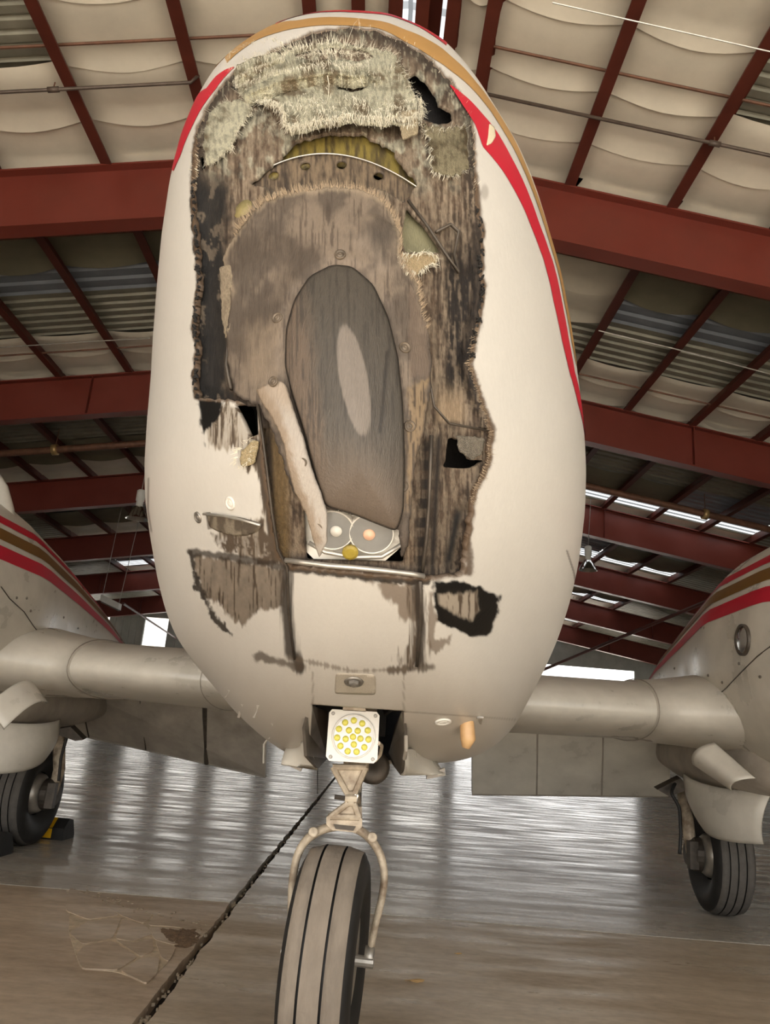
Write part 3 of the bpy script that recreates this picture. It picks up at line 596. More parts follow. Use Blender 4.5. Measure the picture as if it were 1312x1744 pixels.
stripe('red_stripe', [(766, 146), (788, 180), (810, 214), (822, 250), (843, 274), (869, 312), (895, 362), (902, 380), (925, 440), (942, 510), (957, 580), (970, 635), (985, 690), (995, 735)], [(767, 145), (800, 171), (835, 210), (847, 226), (871, 269), (891, 309), (918, 380), (941, 445), (956, 510), (967, 570), (979, 635), (992, 700), (997, 735)], M['red'])
stripe('gold_stripe', [(387, 108), (400, 95), (437, 69), (474, 56), (519, 47), (574, 44), (640, 48), (690, 72), (740, 102), (766, 120), (792, 140), (817, 166), (836, 190), (857, 223), (881, 266), (900, 309), (926, 381), (947, 450), (961, 515), (973, 580), (981, 620)],
       [(375, 108), (391, 87), (451, 48), (506, 36), (574, 30), (629, 34), (689, 51), (749, 80), (766, 95), (792, 118), (812, 142), (826, 159), (847, 190), (872, 231), (890, 269), (911, 321), (931, 381), (952, 450), (966, 515), (977, 580), (985, 622)], M['gold'])
stripe('red_stripe', [(400, 115), (369, 151), (338, 195), (320, 233), (308, 265), (296, 292)], [(400, 114), (385, 119), (368, 131), (352, 151), (334, 166), (309, 226), (293, 290), (288, 300)], M['red'])
def stripe_back(name, a0, b0, a1, b1, m, f0=87, n=40, k=6):
    f_ = np.radians(np.linspace(f0, 180, n)); u = ((f_ - f_[0]) / (f_[-1] - f_[0])) ** .8; lo = np.radians(a0 * (1 - u) + a1 * u); hi = np.radians(b0 * (1 - u) + b1 * u); w_ = np.linspace(0, 1, k)[:, None]
    T = lo * (1 - w_) + hi * w_; F_ = np.broadcast_to(f_, T.shape); p0 = P(T, F_); cc = np.array([-.1, 0, 1.3]); o_ = p0 - cc; o_[..., 1] = 0; p0 = p0 + o_ / np.linalg.norm(o_, axis=-1)[..., None] * .002
    ix = np.arange(n * k).reshape(k, n); return mesh(name, p0.reshape(-1, 3), np.stack([ix[:-1, :-1], ix[:-1, 1:], ix[1:, 1:], ix[1:, :-1]], -1).reshape(-1, 4), m, fuselage, True)
stripe_back('red_stripe', -6.5, -2, -14, -9, M['red'], 89); stripe_back('gold_stripe', 10, 14, -3, 3, M['gold'], 89.5); stripe_back('red_stripe', 127, 118, 189, 184, M['red'], 90.5); stripe_back('gold_stripe', 112, 108, 178, 172, M['gold'], 90.5)
stripe('red_stripe', [(470, 42), (500, 24), (560, 21), (600, 21.5), (640, 24), (690, 36), (720, 50), (760, 78)], None, M['red'], back=math.radians(100))

PEEL = attr_mat('peeled_tape', .2, 200)
patch('peeled_tape', smooth_poly([(834, 210), (843, 216), (845, 232), (838, 244), (829, 248), (832, 232)], 2, 1), lambda px, py: .004 + .006 * sstep(826, 845, px), lambda px, py: rgba(np.broadcast_to(lin(206, 194, 166), px.shape + (3,)), .6), PEEL, plane, 2, .001)

# ---- what shows inside the torn nose
ATT = attr_mat('scorched_laminate', .8, 420, (1, 1, .16)); FIB = attr_mat('frayed_glass_cloth', 1.0, 340, (1, 1, .7), weave=.8, spec=.3); SMOOTHM = attr_mat('scuffed_panel', .5, 520, (1, 1, .14), spec=.6)
cream, greyg, tanc, brownc, sootc, blackc = lin(222, 219, 194), lin(172, 168, 146), lin(166, 148, 126), lin(100, 80, 62), lin(44, 33, 25), lin(12, 10, 9)
def c3(px, c): return np.broadcast_to(np.asarray(c, float), np.shape(px) + (3,)).copy()
allh = [(300, 30), (870, 30), (870, 1010), (300, 1010)]
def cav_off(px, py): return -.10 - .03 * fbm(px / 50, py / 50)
patch('cavity_dark_backing', smooth_poly([(590, 60), (690, 85), (770, 165), (800, 260), (810, 450), (800, 620), (830, 735), (800, 840), (785, 970), (600, 968), (480, 948), (445, 800), (432, 690), (345, 672), (338, 400), (345, 230), (390, 140), (490, 85)], 10, 1), cav_off, lambda px, py: rgba(c3(px, (.006, .005, .005)), .8), ATT, plane, 9, .02)  # near-black backing sheet; the darkness of the hollow nose is in its colour

# scorched inner laminate: rim band of the whole opening
L1H = [jag([(692, 128), (712, 124), (728, 140), (742, 160), (748, 178), (770, 190), (771, 208), (750, 212), (722, 204), (712, 178), (700, 160)], 3, 3, 5),
       jag([(392, 148), (404, 136), (408, 146), (402, 154)], 1.5, 2, 6), jag([(338, 268), (346, 265), (350, 285), (342, 292)], 1.5, 2, 7), jag([(694, 352), (722, 382), (745, 412), (754, 430), (690, 430), (684, 402)], 2, 3, 9),
       jag([(408, 690), (436, 690), (440, 738), (428, 748), (415, 720)], 2, 3, 14), jag([(765, 745), (790, 748), (798, 782), (828, 785), (800, 798), (756, 796), (760, 770)], 2.5, 3, 15)]
def lam_off(px, py):
    o = -.024 - .012 * (fbm(px / 40, py / 60, 4, 2) - .5) - .006 * fbm(px / 7, py / 30, 3, 4)
    # the front former bows the laminate outwards above row 320, troughs along both flanks
    o += -.022 * sstep(40, 0, np.abs(px - 365)) * sstep(300, 420, py) - .012 * sstep(45, 0, np.abs(px - 772)) * sstep(260, 400, py)
    o -= .022 * np.exp(-((px - 560) / 130) ** 2 - ((py - 150) / 55) ** 2)
    d, _, _ = near(px, py, HOLE_C); fl = sstep(24, 3, d) * np.where((px < 420) & (py > 250), .35, 1.0) * np.where(py > 730, .5, 1.0)
    return o * (1 - fl) - .003 * fl
def lam_col(px, py):
    st = .7 * fbm(px / 3.6, py / 34, 5, 21) + .3 * fbm(px / 5, py / 7, 4, 24); s2 = fbm(px / 16, py / 24, 5, 22); s3 = fbm(px / 2.5, py / 10, 4, 23)
    c = mix(c3(px, tanc * .9), c3(px, brownc), sstep(.3, .7, st)); c = mix(c, c3(px, cream * .9), sstep(.5, .66, s2) * sstep(360, 250, py) * .8)
    c = mix(c, c3(px, sootc), sstep(.46, .78, .6 * st + .4 * s2) * .85)
    # rim: brown char under the paint line at the top
    d, _, _ = near(px, py, HOLE_C); c = mix(c, c3(px, sootc * 1.2), sstep(26, 6, d + 22 * (s2 - .5)) * (.85))
    c = mix(c, c3(px, greyg), sstep(.6, .7, s3) * sstep(330, 200, py) * .5)
    left = sstep(400, 375, px + 40 * (s2 - .5)) * sstep(270, 330, py); c = mix(c, c3(px, blackc * 1.2), left * .95)
    c = mix(c, c3(px, tanc * .8), left * sstep(.60, .66, s2) * .5)
    right = sstep(742, 775, px + 40 * (st - .5)) * sstep(330, 470, py + 90 * (s2 - .5)) * sstep(735, 640, py); c = mix(c, c3(px, sootc * .6), right * (.45 + .55 * sstep(.4, .55, st)))
    r2 = sstep(735, 760, px) * sstep(230, 330, py) * sstep(430, 330, py); c = mix(c, c3(px, tanc * 1.05), r2 * sstep(.52, .4, st) * .8)
    low = sstep(600, 680, py) * sstep(690, 720, px); c = mix(c, c3(px, tanc * .75), low * sstep(.56, .44, st) * .7)
    # perforated dark strip down the right of the oval
    pf = np.exp(-((px - 728 + (py - 800) * .06) / 11) ** 2) * sstep(735, 770, py); c = mix(c, c3(px, blackc), pf * sstep(.35, .55, .5 + .5 * np.sin(py / 5.2)) * .95); c = mix(c, c3(px, sootc), pf * .5)
    bar = np.exp(-((px - 745 + (py - 800) * .05) / 6) ** 2) * sstep(730, 750, py); c = mix(c, c3(px, sootc * .7), bar)
    g = np.exp(-((px - 775 + (py - 900) * .2) / 9) ** 2) * sstep(850, 880, py) * sstep(985, 950, py); c = mix(c, c3(px, blackc), g)
    li = sstep(500, 485, px) * sstep(720, 760, py); c = mix(c, c3(px, lin(132, 108, 68)), li * .8); c = mix(c, c3(px, sootc), li * sstep(474, 466, px + (900 - py) * .05) * .9)
    c = c * (.40 + .5 * s3)[..., None]; c = mix(c, c3(px, lin(168, 146, 118)), sstep(640, 700, py) * sstep(725, 712, py) * sstep(738, 750, px) * sstep(800, 780, px) * .6)
    return rgba(c, .62 + .2 * s2)
laminate = patch('torn_laminate', smooth_poly(HOLE, 3, 1), lam_off, lam_col, ATT, plane, 1.9, .006, [h for h in L1H] + [smooth_poly([(515, 868), (560, 860), (690, 905), (688, 960), (520, 955)], 4, 1), jag([(425, 312), (470, 275), (505, 238), (560, 226), (620, 228), (668, 252), (712, 312), (690, 345), (650, 322), (560, 314), (470, 326)], 4, 3, 31)])
tag(laminate, 'soot-streaked brown inner fibreglass laminate of the nose')

# green-yellow former with lightening holes behind the torn laminate
def arcp(x0, y0, x1, y1, x2, y2, n=24):
    t = np.linspace(0, 1, n)[:, None]; a, b, c = np.array([x0, y0]), np.array([x1, y1]), np.array([x2, y2]); return (1 - t) ** 2 * a + 2 * t * (1 - t) * b + t * t * c
def former_col(px, py):
    s = fbm(px / 5, py / 30, 5, 41); c = mix(c3(px, lin(122, 108, 52)), c3(px, lin(62, 52, 32)), sstep(.28, .76, s)); return rgba(c, .5)
top = arcp(405, 318, 560, 96, 745, 330); bot = arcp(735, 345, 560, 210, 415, 340)
upper = patch('nose_former', np.vstack([top, bot]), lambda px, py: -.052 + 0 * px, former_col, SMOOTHM, plane, 3, .01)
tag(upper, 'curved greenish-yellow former with round lightening holes')
face = np.vstack([arcp(432, 303, 560, 212, 708, 320), arcp(705, 352, 560, 290, 425, 345)])
fh = [smooth_poly([(hx + r * 1.0 * math.cos(a), hy + r * .85 * math.sin(a)) for a in np.linspace(0, 2 * math.pi, 20, endpoint=False)], 2, 0) for hx, hy, r in ((466, 298, 9.5), (520, 282, 9), (582, 280, 9), (645, 299, 9))]
def face_col(px, py):
    s = fbm(px / 3, py / 26, 5, 43); c = mix(c3(px, lin(116, 100, 80)), c3(px, lin(52, 42, 33)), sstep(.28, .74, s)); return rgba(c, .55)
patch('former_web', face, lambda px, py: -.040 - .00014 * np.abs(py - 270), face_col, SMOOTHM, upper, 2.4, .004, fh)
fl_ = arcp(430, 302, 560, 214, 710, 318, 40); q = np.array([npt(x_, y_, -.034) for x_, y_ in fl_])
MB().tube(q, .0011, 6).build('former_flange', M['alu'], upper)
for hx, hy in ((645, 299), (466, 300)):
    MB().lathe([(-.004, .0), (-.004, .008), (.0, .0085), (.001, .004), (.001, 0)], S(np.array(hx), np.array(hy)) + SN(np.array(hx), np.array(hy)) * -.05, SN(np.array(float(hx)), np.array(float(hy))), 14, False).build('former_plug', M['primer'], upper, True)
MB().lathe([(0, .0), (0, .019), (.004, .018), (.006, .0)], S(np.array(404.), np.array(346.)) + SN(np.array(404.), np.array(346.)) * -.018, SN(np.array(404.), np.array(346.)), 18, False).build('primer_boss', M['boss'], upper, True)

# frayed glass-cloth flaps hanging over the former
def cloth_col(px, py):
    s = fbm(px / 2.4, py / 9, 4, 51); s2 = fbm(px / 30, py / 24, 4, 52); c = mix(c3(px, cream), c3(px, greyg), sstep(.42, .66, s2)); c = mix(c, c3(px, cream * 1.1), sstep(.48, .62, s) * .7); c = mix(c, c3(px, greyg * .55), sstep(.5, .36, s) * .45)
    c = mix(c, c3(px, lin(120, 100, 74)), sstep(.58, .72, s2) * .7); return rgba(c, .75)
CL1 = jag([(412, 104), (440, 95), (470, 84), (520, 78), (565, 70), (590, 75), (640, 82), (672, 92), (690, 120), (702, 150), (712, 175), (714, 205), (690, 212), (640, 214), (600, 208), (560, 214), (520, 224), (494, 230), (486, 205), (478, 188), (440, 175), (412, 165), (400, 140)], 4, 2.5, 61, 1, .2)
def cl1_off(px, py):
    lump = .034 * np.exp(-((px - 560) / 60) ** 2 - ((py - 118) / 14) ** 2) + .028 * np.exp(-((px - 450) / 50) ** 2 - ((py - 118 - (px - 450) * -.12) / 18) ** 2) - .030 * np.exp(-((px - 470) / 60) ** 2 - ((py - 158 + (px - 470) * .28) / 9) ** 2)
    return -.006 + .020 * sstep(140, 215, py) + lump + .034 * (fbm(px / 24, py / 18, 5, 62) - .5) - .034 * np.exp(-((px - 570) / 80) ** 2 - ((py - 94) / 13) ** 2) - .030 * np.exp(-((px - 610) / 40) ** 2 - ((py - 145) / 12) ** 2)
CH = [jag([(498, 92), (530, 84), (575, 80), (622, 84), (640, 98), (610, 104), (560, 101), (525, 103)], 3, 2.5, 95, 1, .2), jag([(566, 140), (590, 136), (612, 139), (626, 150), (602, 157), (578, 151)], 3, 2.5, 96, 1, .2)]
cl1 = patch('glass_cloth_flap', CL1, cl1_off, cloth_col, FIB, plane, 2.2, .003, CH)
LIP = jag([(412, 158), (440, 142), (474, 130), (500, 112), (516, 104), (545, 112), (585, 115), (622, 122), (628, 134), (600, 138), (560, 134), (530, 140), (500, 142), (470, 150), (436, 164), (415, 170)], 3, 2.5, 97, 1, .2)
LIP2 = jag([(404, 110), (430, 98), (470, 90), (488, 98), (478, 112), (455, 120), (425, 132), (404, 140), (398, 126)], 3, 2.5, 98, 1, .2)
for q_ in (LIP, LIP2):
    patch('cloth_fold', q_, lambda px, py, p_=resample(q_, 6): .012 + .026 * sstep(0, 12, sdist(px, py, p_)) + .012 * (fbm(px / 14, py / 10, 4, 99) - .5), lambda px, py: cloth_col(px, py) * np.array([1.08, 1.08, 1.06, 1]), FIB, cl1, 2.0, .014)
cl1 = cl1; tag(cl1, 'large frayed cream glass-cloth flap across the top of the hole')
CL2 = jag([(352, 196), (372, 178), (410, 168), (430, 185), (408, 215), (392, 250), (372, 268), (352, 282), (346, 250)], 4, 2.5, 63, 1, .2)
cl2 = patch('glass_cloth_flap', CL2, lambda px, py: -.012 + .012 * fbm(px / 20, py / 20, 4, 64), cloth_col, FIB, plane, 2.4, .003)
CL3 = jag([(722, 212), (760, 216), (800, 218), (806, 250), (800, 290), (770, 300), (740, 292), (735, 250)], 9, 2.5, 65, 1, .2)
cl3 = patch('glass_cloth_flap', CL3, lambda px, py: -.014 + .010 * fbm(px / 20, py / 20, 4, 66), lambda px, py: cloth_col(px, py) * np.array([.50, .45, .38, 1]), FIB, plane, 2.4, .003)
CL4 = jag([(684, 190), (712, 186), (713, 226), (700, 232), (686, 236), (682, 212)], 2, 2.5, 67, 1, .2)
cl4 = patch('glass_cloth_tab', CL4, lambda px, py: .018 + .0 * px, lambda px, py: rgba(c3(px, lin(206, 190, 158)), .7), FIB, plane, 2.4, .003)
CL5 = jag([(684, 432), (742, 432), (748, 445), (730, 452), (712, 466), (696, 462), (688, 450)], 3, 2.5, 68, 1, .2)
cl5 = patch('glass_cloth_tab', CL5, lambda px, py: -.006 + .0 * px, lambda px, py: rgba(c3(px, lin(208, 186, 148)), .7), FIB, plane, 2.4, .003)
CL6 = jag([(412, 768), (430, 750), (440, 752), (436, 772), (432, 790), (412, 796), (408, 784)], 2, 2.5, 69, 1, .2)
cl6 = patch('glass_cloth_tab', CL6, lambda px, py: .008 + .0 * px, lambda px, py: rgba(c3(px, lin(222, 202, 160)), .7), FIB, plane, 2.2, .003)
for nm, pl_, of_, cc in (('glass_cloth_strip', [(374, 455), (392, 450), (399, 500), (392, 556), (384, 578), (378, 540), (376, 500)], -.006, lin(186, 170, 146)), ('glass_cloth_tab', [(779, 742), (826, 746), (821, 774), (803, 783), (784, 768)], -.012, lin(150, 142, 128))):
    patch(nm, jag(pl_, 2.5, 2.5, len(nm) + of_ * 100, 1, .2), lambda px, py, o=of_: o + .004 * fbm(px / 8, py / 8), lambda px, py, c=cc: rgba(c3(px, c) * (.6 + .7 * fbm(px / 3, py / 7))[..., None], .7), FIB if 'glass' in nm else SMOOTHM, plane, 2.0, .003)
# greenish inside seen through the gap right of the tongue
patch('inner_panel', [(680, 345), (760, 350), (760, 440), (680, 440)], lambda px, py: -.05 + 0 * px, lambda px, py: rgba(c3(px, lin(122, 118, 92)) * (.8 + .4 * fbm(px / 40, py / 40))[..., None], .5), SMOOTHM, plane, 6, .003)

# big sooty tongue of laminate that carries the oval cap
TON = jag([(402, 400), (425, 362), (450, 342), (490, 328), (560, 319), (618, 324), (655, 342), (676, 375), (684, 405), (680, 432), (692, 455), (712, 480), (722, 530), (732, 580), (736, 640), (730, 690), (722, 740), (706, 800), (700, 870), (694, 935), (684, 950), (682, 905), (650, 890), (600, 875), (552, 865), (540, 880), (520, 860), (500, 840), (480, 780), (460, 725), (438, 690), (400, 672), (388, 620), (386, 560), (394, 500), (386, 460), (378, 440), (388, 420)], 3.5, 3, 71)
OVAL = smooth_poly([(566, 450), (600, 453), (636, 484), (662, 540), (679, 610), (687, 690), (690, 790), (688, 870), (676, 906), (640, 892), (600, 876), (553, 862), (535, 805), (517, 735), (497, 672), (485, 622), (487, 560), (501, 510), (527, 470)], 4, 6)
def ton_off(px, py):
    return -.004 + .010 * np.exp(-((px - 585) / 110) ** 2) + .006 * (fbm(px / 45, py / 45, 4, 72) - .5) - .012 * sstep(18, 0, -sdist(px, py, OVAL)) * .35 + .005 * sstep(0, 10, (py - 360) - np.abs(px - 630) * .5) * sstep(600, 640, px) * sstep(470, 440, py)
def ton_col(px, py):
    st = fbm(px / 3.2, py / 45, 5, 73); s2 = fbm(px / 40, py / 50, 4, 74); c = mix(c3(px, lin(128, 114, 99)), c3(px, lin(92, 81, 70)), sstep(.36, .62, s2)); c = mix(c, c3(px, lin(66, 54, 44)), sstep(.56, .70, st) * .7)
    d, _, _ = near(px, py, [(410, 430), (470, 420), (520, 440), (480, 500), (440, 540), (410, 590)], False); c = mix(c, c3(px, lin(70, 58, 46)), sstep(40, 5, d + 40 * (st - .5)) * .55)
    a = blob(px, py, [(600, 385), (680, 362), (684, 420), (660, 470), (630, 440), (560, 400), (520, 425), (505, 405)], 34, 16, 5, 34, 75); c = mix(c, c3(px, lin(74, 66, 58)), a * .7)
    a = blob(px, py, [(560, 415), (632, 380), (668, 440), (664, 500), (640, 470), (610, 440)], 34, 16, 5, 34, 76); c = mix(c, c3(px, lin(142, 128, 113)), a * .75)
    a = blob(px, py, [(415, 545), (500, 520), (478, 600), (490, 680), (450, 690), (405, 650)], 34, 16, 5, 34, 77); c = mix(c, c3(px, lin(140, 124, 105)), a * .75)
    a = blob(px, py, [(695, 470), (735, 560), (735, 650), (700, 640), (690, 560)], 8, 10, 6, 40, 78); c = mix(c, c3(px, lin(110, 94, 80)), a * .7)
    a = blob(px, py, [(692, 660), (735, 640), (720, 760), (700, 880), (690, 870)], 8, 10, 6, 20, 79); c = mix(c, c3(px, lin(142, 120, 90)), a * .8); c = mix(c, c3(px, sootc), a * sstep(.56, .64, st) * .8)
    d, _, _ = near(px, py, TON); c = mix(c, c3(px, lin(158, 142, 120)), sstep(10, 2, d + 8 * (st - .5)) * sstep(520, 480, py) * .7); c = mix(c, c3(px, sootc), sstep(6, 1, d) * sstep(560, 640, py) * .7)
    return rgba(c * .80, .55 + .15 * s2)
tongue = patch('laminate_tongue', TON, ton_off, ton_col, SMOOTHM, plane, 2.0, .006, [OVAL]); tag(tongue, 'grey-tan sooty tongue of laminate with a frayed curved top edge')
def oval_off(px, py):
    d = sdist(px, py, OVAL); return .004 + .022 * np.sqrt(np.clip(d, 0, 80) / 80) + .003 * (fbm(px / 60, py / 90) - .5)
def oval_col(px, py):
    st = fbm(px / 2.4, py / 50, 5, 81); s2 = fbm(px / 50, py / 90, 4, 82); c = mix(c3(px, lin(80, 74, 66)), c3(px, lin(108, 93, 79)), sstep(545, 505, px + 60 * (s2 - .5) - (py - 600) * .12)); c = mix(c, c3(px, lin(52, 47, 42)), sstep(.50, .66, st) * .65)
    c = mix(c, c3(px, lin(114, 99, 85)), sstep(720, 860, py + 60 * (s2 - .5) - (px - 600) * .3) * .75)
    e = ((px - 603 - (py - 648) * .17) / 24) ** 2 + ((py - 648) / 94) ** 2; c = mix(c, c3(px, lin(132, 123, 114)), sstep(1.12, .86, e + .25 * (st - .5)) * .92)
    d, _, _ = near(px, py, [(660, 600), (655, 660), (648, 735)], False); c = mix(c, c3(px, lin(40, 34, 29)), sstep(4, 1, d + 6 * (st - .5)) * .8)
    d = sdist(px, py, OVAL); c = mix(c, c3(px, lin(30, 26, 22)), sstep(4, 1, d)); return rgba(c * .82, .42 + .15 * st)
ov = patch('oval_nose_cap', OVAL, oval_off, oval_col, SMOOTHM, plane, 2.0, .016, edgecol=(.012, .01, .009)); tag(ov, 'scuffed grey teardrop cap with a pale worn ellipse')

# pale metal strip that sprang loose on the left of the oval
STR = jag([(436, 664), (470, 648), (484, 652), (496, 690), (512, 738), (530, 800), (548, 850), (557, 882), (556, 925), (544, 950), (532, 915), (520, 872), (502, 838), (490, 795), (482, 752), (466, 715), (450, 690)], 1.6, 3, 85)
def str_off(px, py):
    e = (px - (455 + (py - 660) * .30)) / 34.0; return .020 + .010 * (1 - np.clip(e, -1, 1) ** 2) + .012 * sstep(850, 940, py)
def str_col(px, py):
    s = fbm(px / 6, py / 18, 4, 86); d, _, _ = near(px, py, [(436, 664), (450, 690), (466, 715), (482, 752), (490, 795), (502, 838), (520, 872), (532, 915)], False)
    c = mix(c3(px, lin(160, 152, 142)), c3(px, lin(136, 120, 102)), sstep(22, 6, d + 20 * (s - .5))); c = mix(c, c3(px, lin(150, 132, 112)), sstep(720, 670, py) * .6); return rgba(c, .45)
strip = patch('loose_strip', STR, str_off, str_col, SMOOTHM, plane, 2.4, .005); tag(strip, 'pale bent metal strip with countersunk screws')
def fastener(px, py, r, off, parent, m='dimple', name='screw'):
    p = np.array(float(px)), np.array(float(py)); n = SN(*p); o = S(*p) + n * off
    b = MB().lathe([(-.002, r), (.0006, r * .96), (.0007, r * .72), (-.0012, r * .64), (-.0012, r * .5), (.0004, r * .42), (.0005, r * .15), (-.0006, .0)], o, n, 16, False)
    return b.build(name, M[m], parent, True)
for (x, y, r) in ((481, 660, .0078), (525, 788, .0078), (553, 888, .0078)): fastener(x, y, r, str_off(x, np.array(float(y))) + .0005, strip)
for (x, y) in ((580, 438), (472, 541), (690, 592), (700, 725), (688, 828)): fastener(x, y, .0088, float(ton_off(np.array([x * 1.]), np.array([y * 1.]))[0]) + .001, tongue)

# landing lights behind the cap
b = MB().plate([npt(500, 868, -.050), npt(560, 850, -.050), npt(690, 892, -.050), npt(690, 925, -.045), npt(655, 955, -.042), npt(600, 958, -.042), npt(535, 950, -.042), npt(505, 920, -.046)], -.004)
lightbox = b.build('light_bracket', M['plate'], plane); tag(lightbox, 'white bracket holding twin round landing lights')
nb_ = SN(np.array(600.), np.array(910.))
for (x, y, r) in ((566, 903, .0325), (633, 909, .0335)):
    o = npt(x, y, -.030); lp_ = MB().lathe([(-.02, r), (.000, r), (.002, r * .97), (.001, r * .93)], o, nb_, 40, False).build('lamp_rim', M['plate'], lightbox, True)
    MB().lathe([(.0008, r * .94), (.003, r * .7), (.0045, r * .35), (.005, 0)], o, nb_, 40, False).build('landing_light_lens', M['frost'], lightbox, True)
    MB().lathe([(.003, r * .27), (.006, r * .24), (.0075, 0)], npt(x + (7 if x < 600 else -4), y, -.028), nb_, 20, False).build('lamp_bulb', M['bulb'] if x > 600 else M['plate'], lightbox, True)  # left disc is white: the glare on that lamp is put into its colour
MB().lathe([(0, .012), (.005, .012), (.007, .008), (.007, 0)], npt(597, 939, -.026), nb_, 12, False).build('yellow_bolt', M['primer'], lightbox, False)
fastener(655, 938, .007, -.030, lightbox, 'screw'); fastener(518, 918, .007, -.034, lightbox, 'screw')
# lower lip of the opening
lip = np.array([(488, 953), (520, 957), (560, 962), (600, 965), (650, 970), (700, 976), (722, 980)], float)
MB().tube(S(lip[:, 0], lip[:, 1]) + SN(lip[:, 0], lip[:, 1]) * .002, .004, 8).build('lip_flange', M['alu'], plane, True)
lip2 = np.array([(515, 935), (545, 952), (600, 963), (650, 962), (690, 938)], float)
MB().tube(S(lip2[:, 0], lip2[:, 1]) + SN(lip2[:, 0], lip2[:, 1]) * -.02, .0035, 8).build('light_rim', M['alu'], lightbox, True)
lip3 = np.array([(740, 740), (738, 800), (736, 860), (732, 920), (722, 985)], float)
MB().tube(S(lip3[:, 0], lip3[:, 1]) + SN(lip3[:, 0], lip3[:, 1]) * -.008, .005, 8, flat=.6).build('frame_edge', M['rust'], plane, True)
lip4 = np.array([(440, 690), (448, 740), (456, 800), (464, 870), (474, 935), (490, 965), (492, 1040), (502, 1120)], float)
MB().tube(S(lip4[:, 0], lip4[:, 1]) + SN(lip4[:, 0], lip4[:, 1]) * .001, .0045, 8, flat=.5).build('frame_edge', M['rust'], plane, True)
lip5 = np.array([(716, 990), (717, 1040), (713, 1100), (710, 1135)], float)
MB().tube(S(lip5[:, 0], lip5[:, 1]), .003, 8, flat=.5).build('frame_edge', M['rust'], plane, True)
lip6 = np.array([(440, 405), (392, 440), (376, 455), (380, 520), (384, 580), (380, 620), (388, 660)], float)
MB().tube(S(lip6[:, 0], lip6[:, 1]) + SN(lip6[:, 0], lip6[:, 1]) * -.008, .005, 8, flat=.7).build('torn_edge', M['rust'], plane, True)
lip7 = np.array([(700, 330), (735, 375), (765, 420), (790, 455), (782, 425), (790, 385), (775, 372), (750, 385)], float)
MB().tube(S(lip7[:, 0], lip7[:, 1]) + SN(lip7[:, 0], lip7[:, 1]) * -.014, .0035, 8, flat=.7).build('torn_edge', M['rust'], plane, True)
lip8 = np.array([(690, 460), (705, 490), (718, 540), (730, 590), (735, 650), (742, 690), (768, 720), (835, 733)], float)
MB().tube(S(lip8[:, 0], lip8[:, 1]) + SN(lip8[:, 0], lip8[:, 1]) * -.004, .003, 8, flat=.6).build('torn_edge', M['rust'], plane, True)

# loose glass strands: fringe along the torn edges and fuzz on the cloth
def strands(name, pts, dirs, lens, offs, wid, parent, m='straw'):
    k = 4; n = len(pts); V = np.zeros((n, k, 2, 3)); rn = rng.normal(size=(n, 2)) 
    for j in range(k):
        t = j / (k - 1); q = pts + dirs * (lens * t)[:, None] + rn * (lens * .18 * t * t)[:, None]; p0 = S(q[:, 0], q[:, 1]) + SN(q[:, 0], q[:, 1]) * (offs + .010 * t * rng.uniform(-.3, 1, n))[:, None]
        nn = np.stack([-dirs[:, 1], dirs[:, 0]], -1); e = S(q[:, 0] + nn[:, 0], q[:, 1] + nn[:, 1]) - S(q[:, 0], q[:, 1]); e /= np.linalg.norm(e, axis=1)[:, None]; ww = (wid * (1 - .75 * t))[:, None]
        V[:, j, 0] = p0 - e * ww; V[:, j, 1] = p0 + e * ww
    ix = np.arange(n * k * 2).reshape(n, k, 2); f = np.stack([ix[:, :-1, 0], ix[:, :-1, 1], ix[:, 1:, 1], ix[:, 1:, 0]], -1).reshape(-1, 4)
    return tag(mesh(name, V.reshape(-1, 3), f, M[m], parent), kind='stuff')
def edge_fringe(poly, n, y_min, y_max, lmin, lmax, off, down=.7, x_min=0, x_max=2000):
    p = resample(poly, 1.0); p = p[(p[:, 1] > y_min) & (p[:, 1] < y_max) & (p[:, 0] > x_min) & (p[:, 0] < x_max)]; c = np.asarray(poly).mean(0)
    i = rng.integers(0, len(p), n); q = p[i] + rng.normal(size=(n, 2)) * 1.5; d = (q - c); d /= np.linalg.norm(d, axis=1)[:, None]; d = d * (1 - down) + np.array([0, 1]) * down + rng.normal(size=(n, 2)) * .25
    d /= np.linalg.norm(d, axis=1)[:, None]; return q - d * 3, d, rng.uniform(lmin, lmax, n) ** 1.0, np.full(n, off)
Q = [edge_fringe(LIP, 420, 100, 180, 4, 14, .026, .75), edge_fringe(LIP2, 160, 80, 150, 4, 12, .024, .6), edge_fringe(CH[0], 240, 70, 110, 4, 16, -.008, .2), edge_fringe(CL1, 900, 180, 260, 5, 20, .012, .8), edge_fringe(CL1, 300, 60, 180, 4, 12, .0, .2), edge_fringe(CL2, 300, 160, 300, 4, 12, -.004, .5), edge_fringe(CL3, 260, 160, 310, 4, 12, -.006, .5), edge_fringe(CL5, 160, 420, 480, 5, 16, -.002, .6), edge_fringe(CL4, 60, 180, 240, 4, 10, .018, .7), edge_fringe(CL6, 60, 740, 800, 4, 9, .010, .3),
     edge_fringe(HOLE, 160, 40, 320, 3, 12, -.004, 0)]
QD = [edge_fringe(TON, 700, 310, 400, 2, 7, .002, -.4), edge_fringe(TON, 260, 380, 560, 2, 7, .002, .0, 660), edge_fringe(HOLE, 500, 40, 320, 2, 8, -.004, 0), edge_fringe(HOLE, 300, 560, 860, 2, 7, -.002, 0, 760)]
n = 1500; fx = rng.uniform(410, 715, n); fy = rng.uniform(85, 222, n); m_ = inside(fx, fy, CL1); fx, fy = fx[m_], fy[m_]; n = len(fx); a = rng.normal(math.pi / 2, .5, n)
Q.append((np.stack([fx, fy], -1), np.stack([np.cos(a), np.sin(a)], -1), rng.uniform(4, 13, n), cl1_off(fx, fy) + .001))
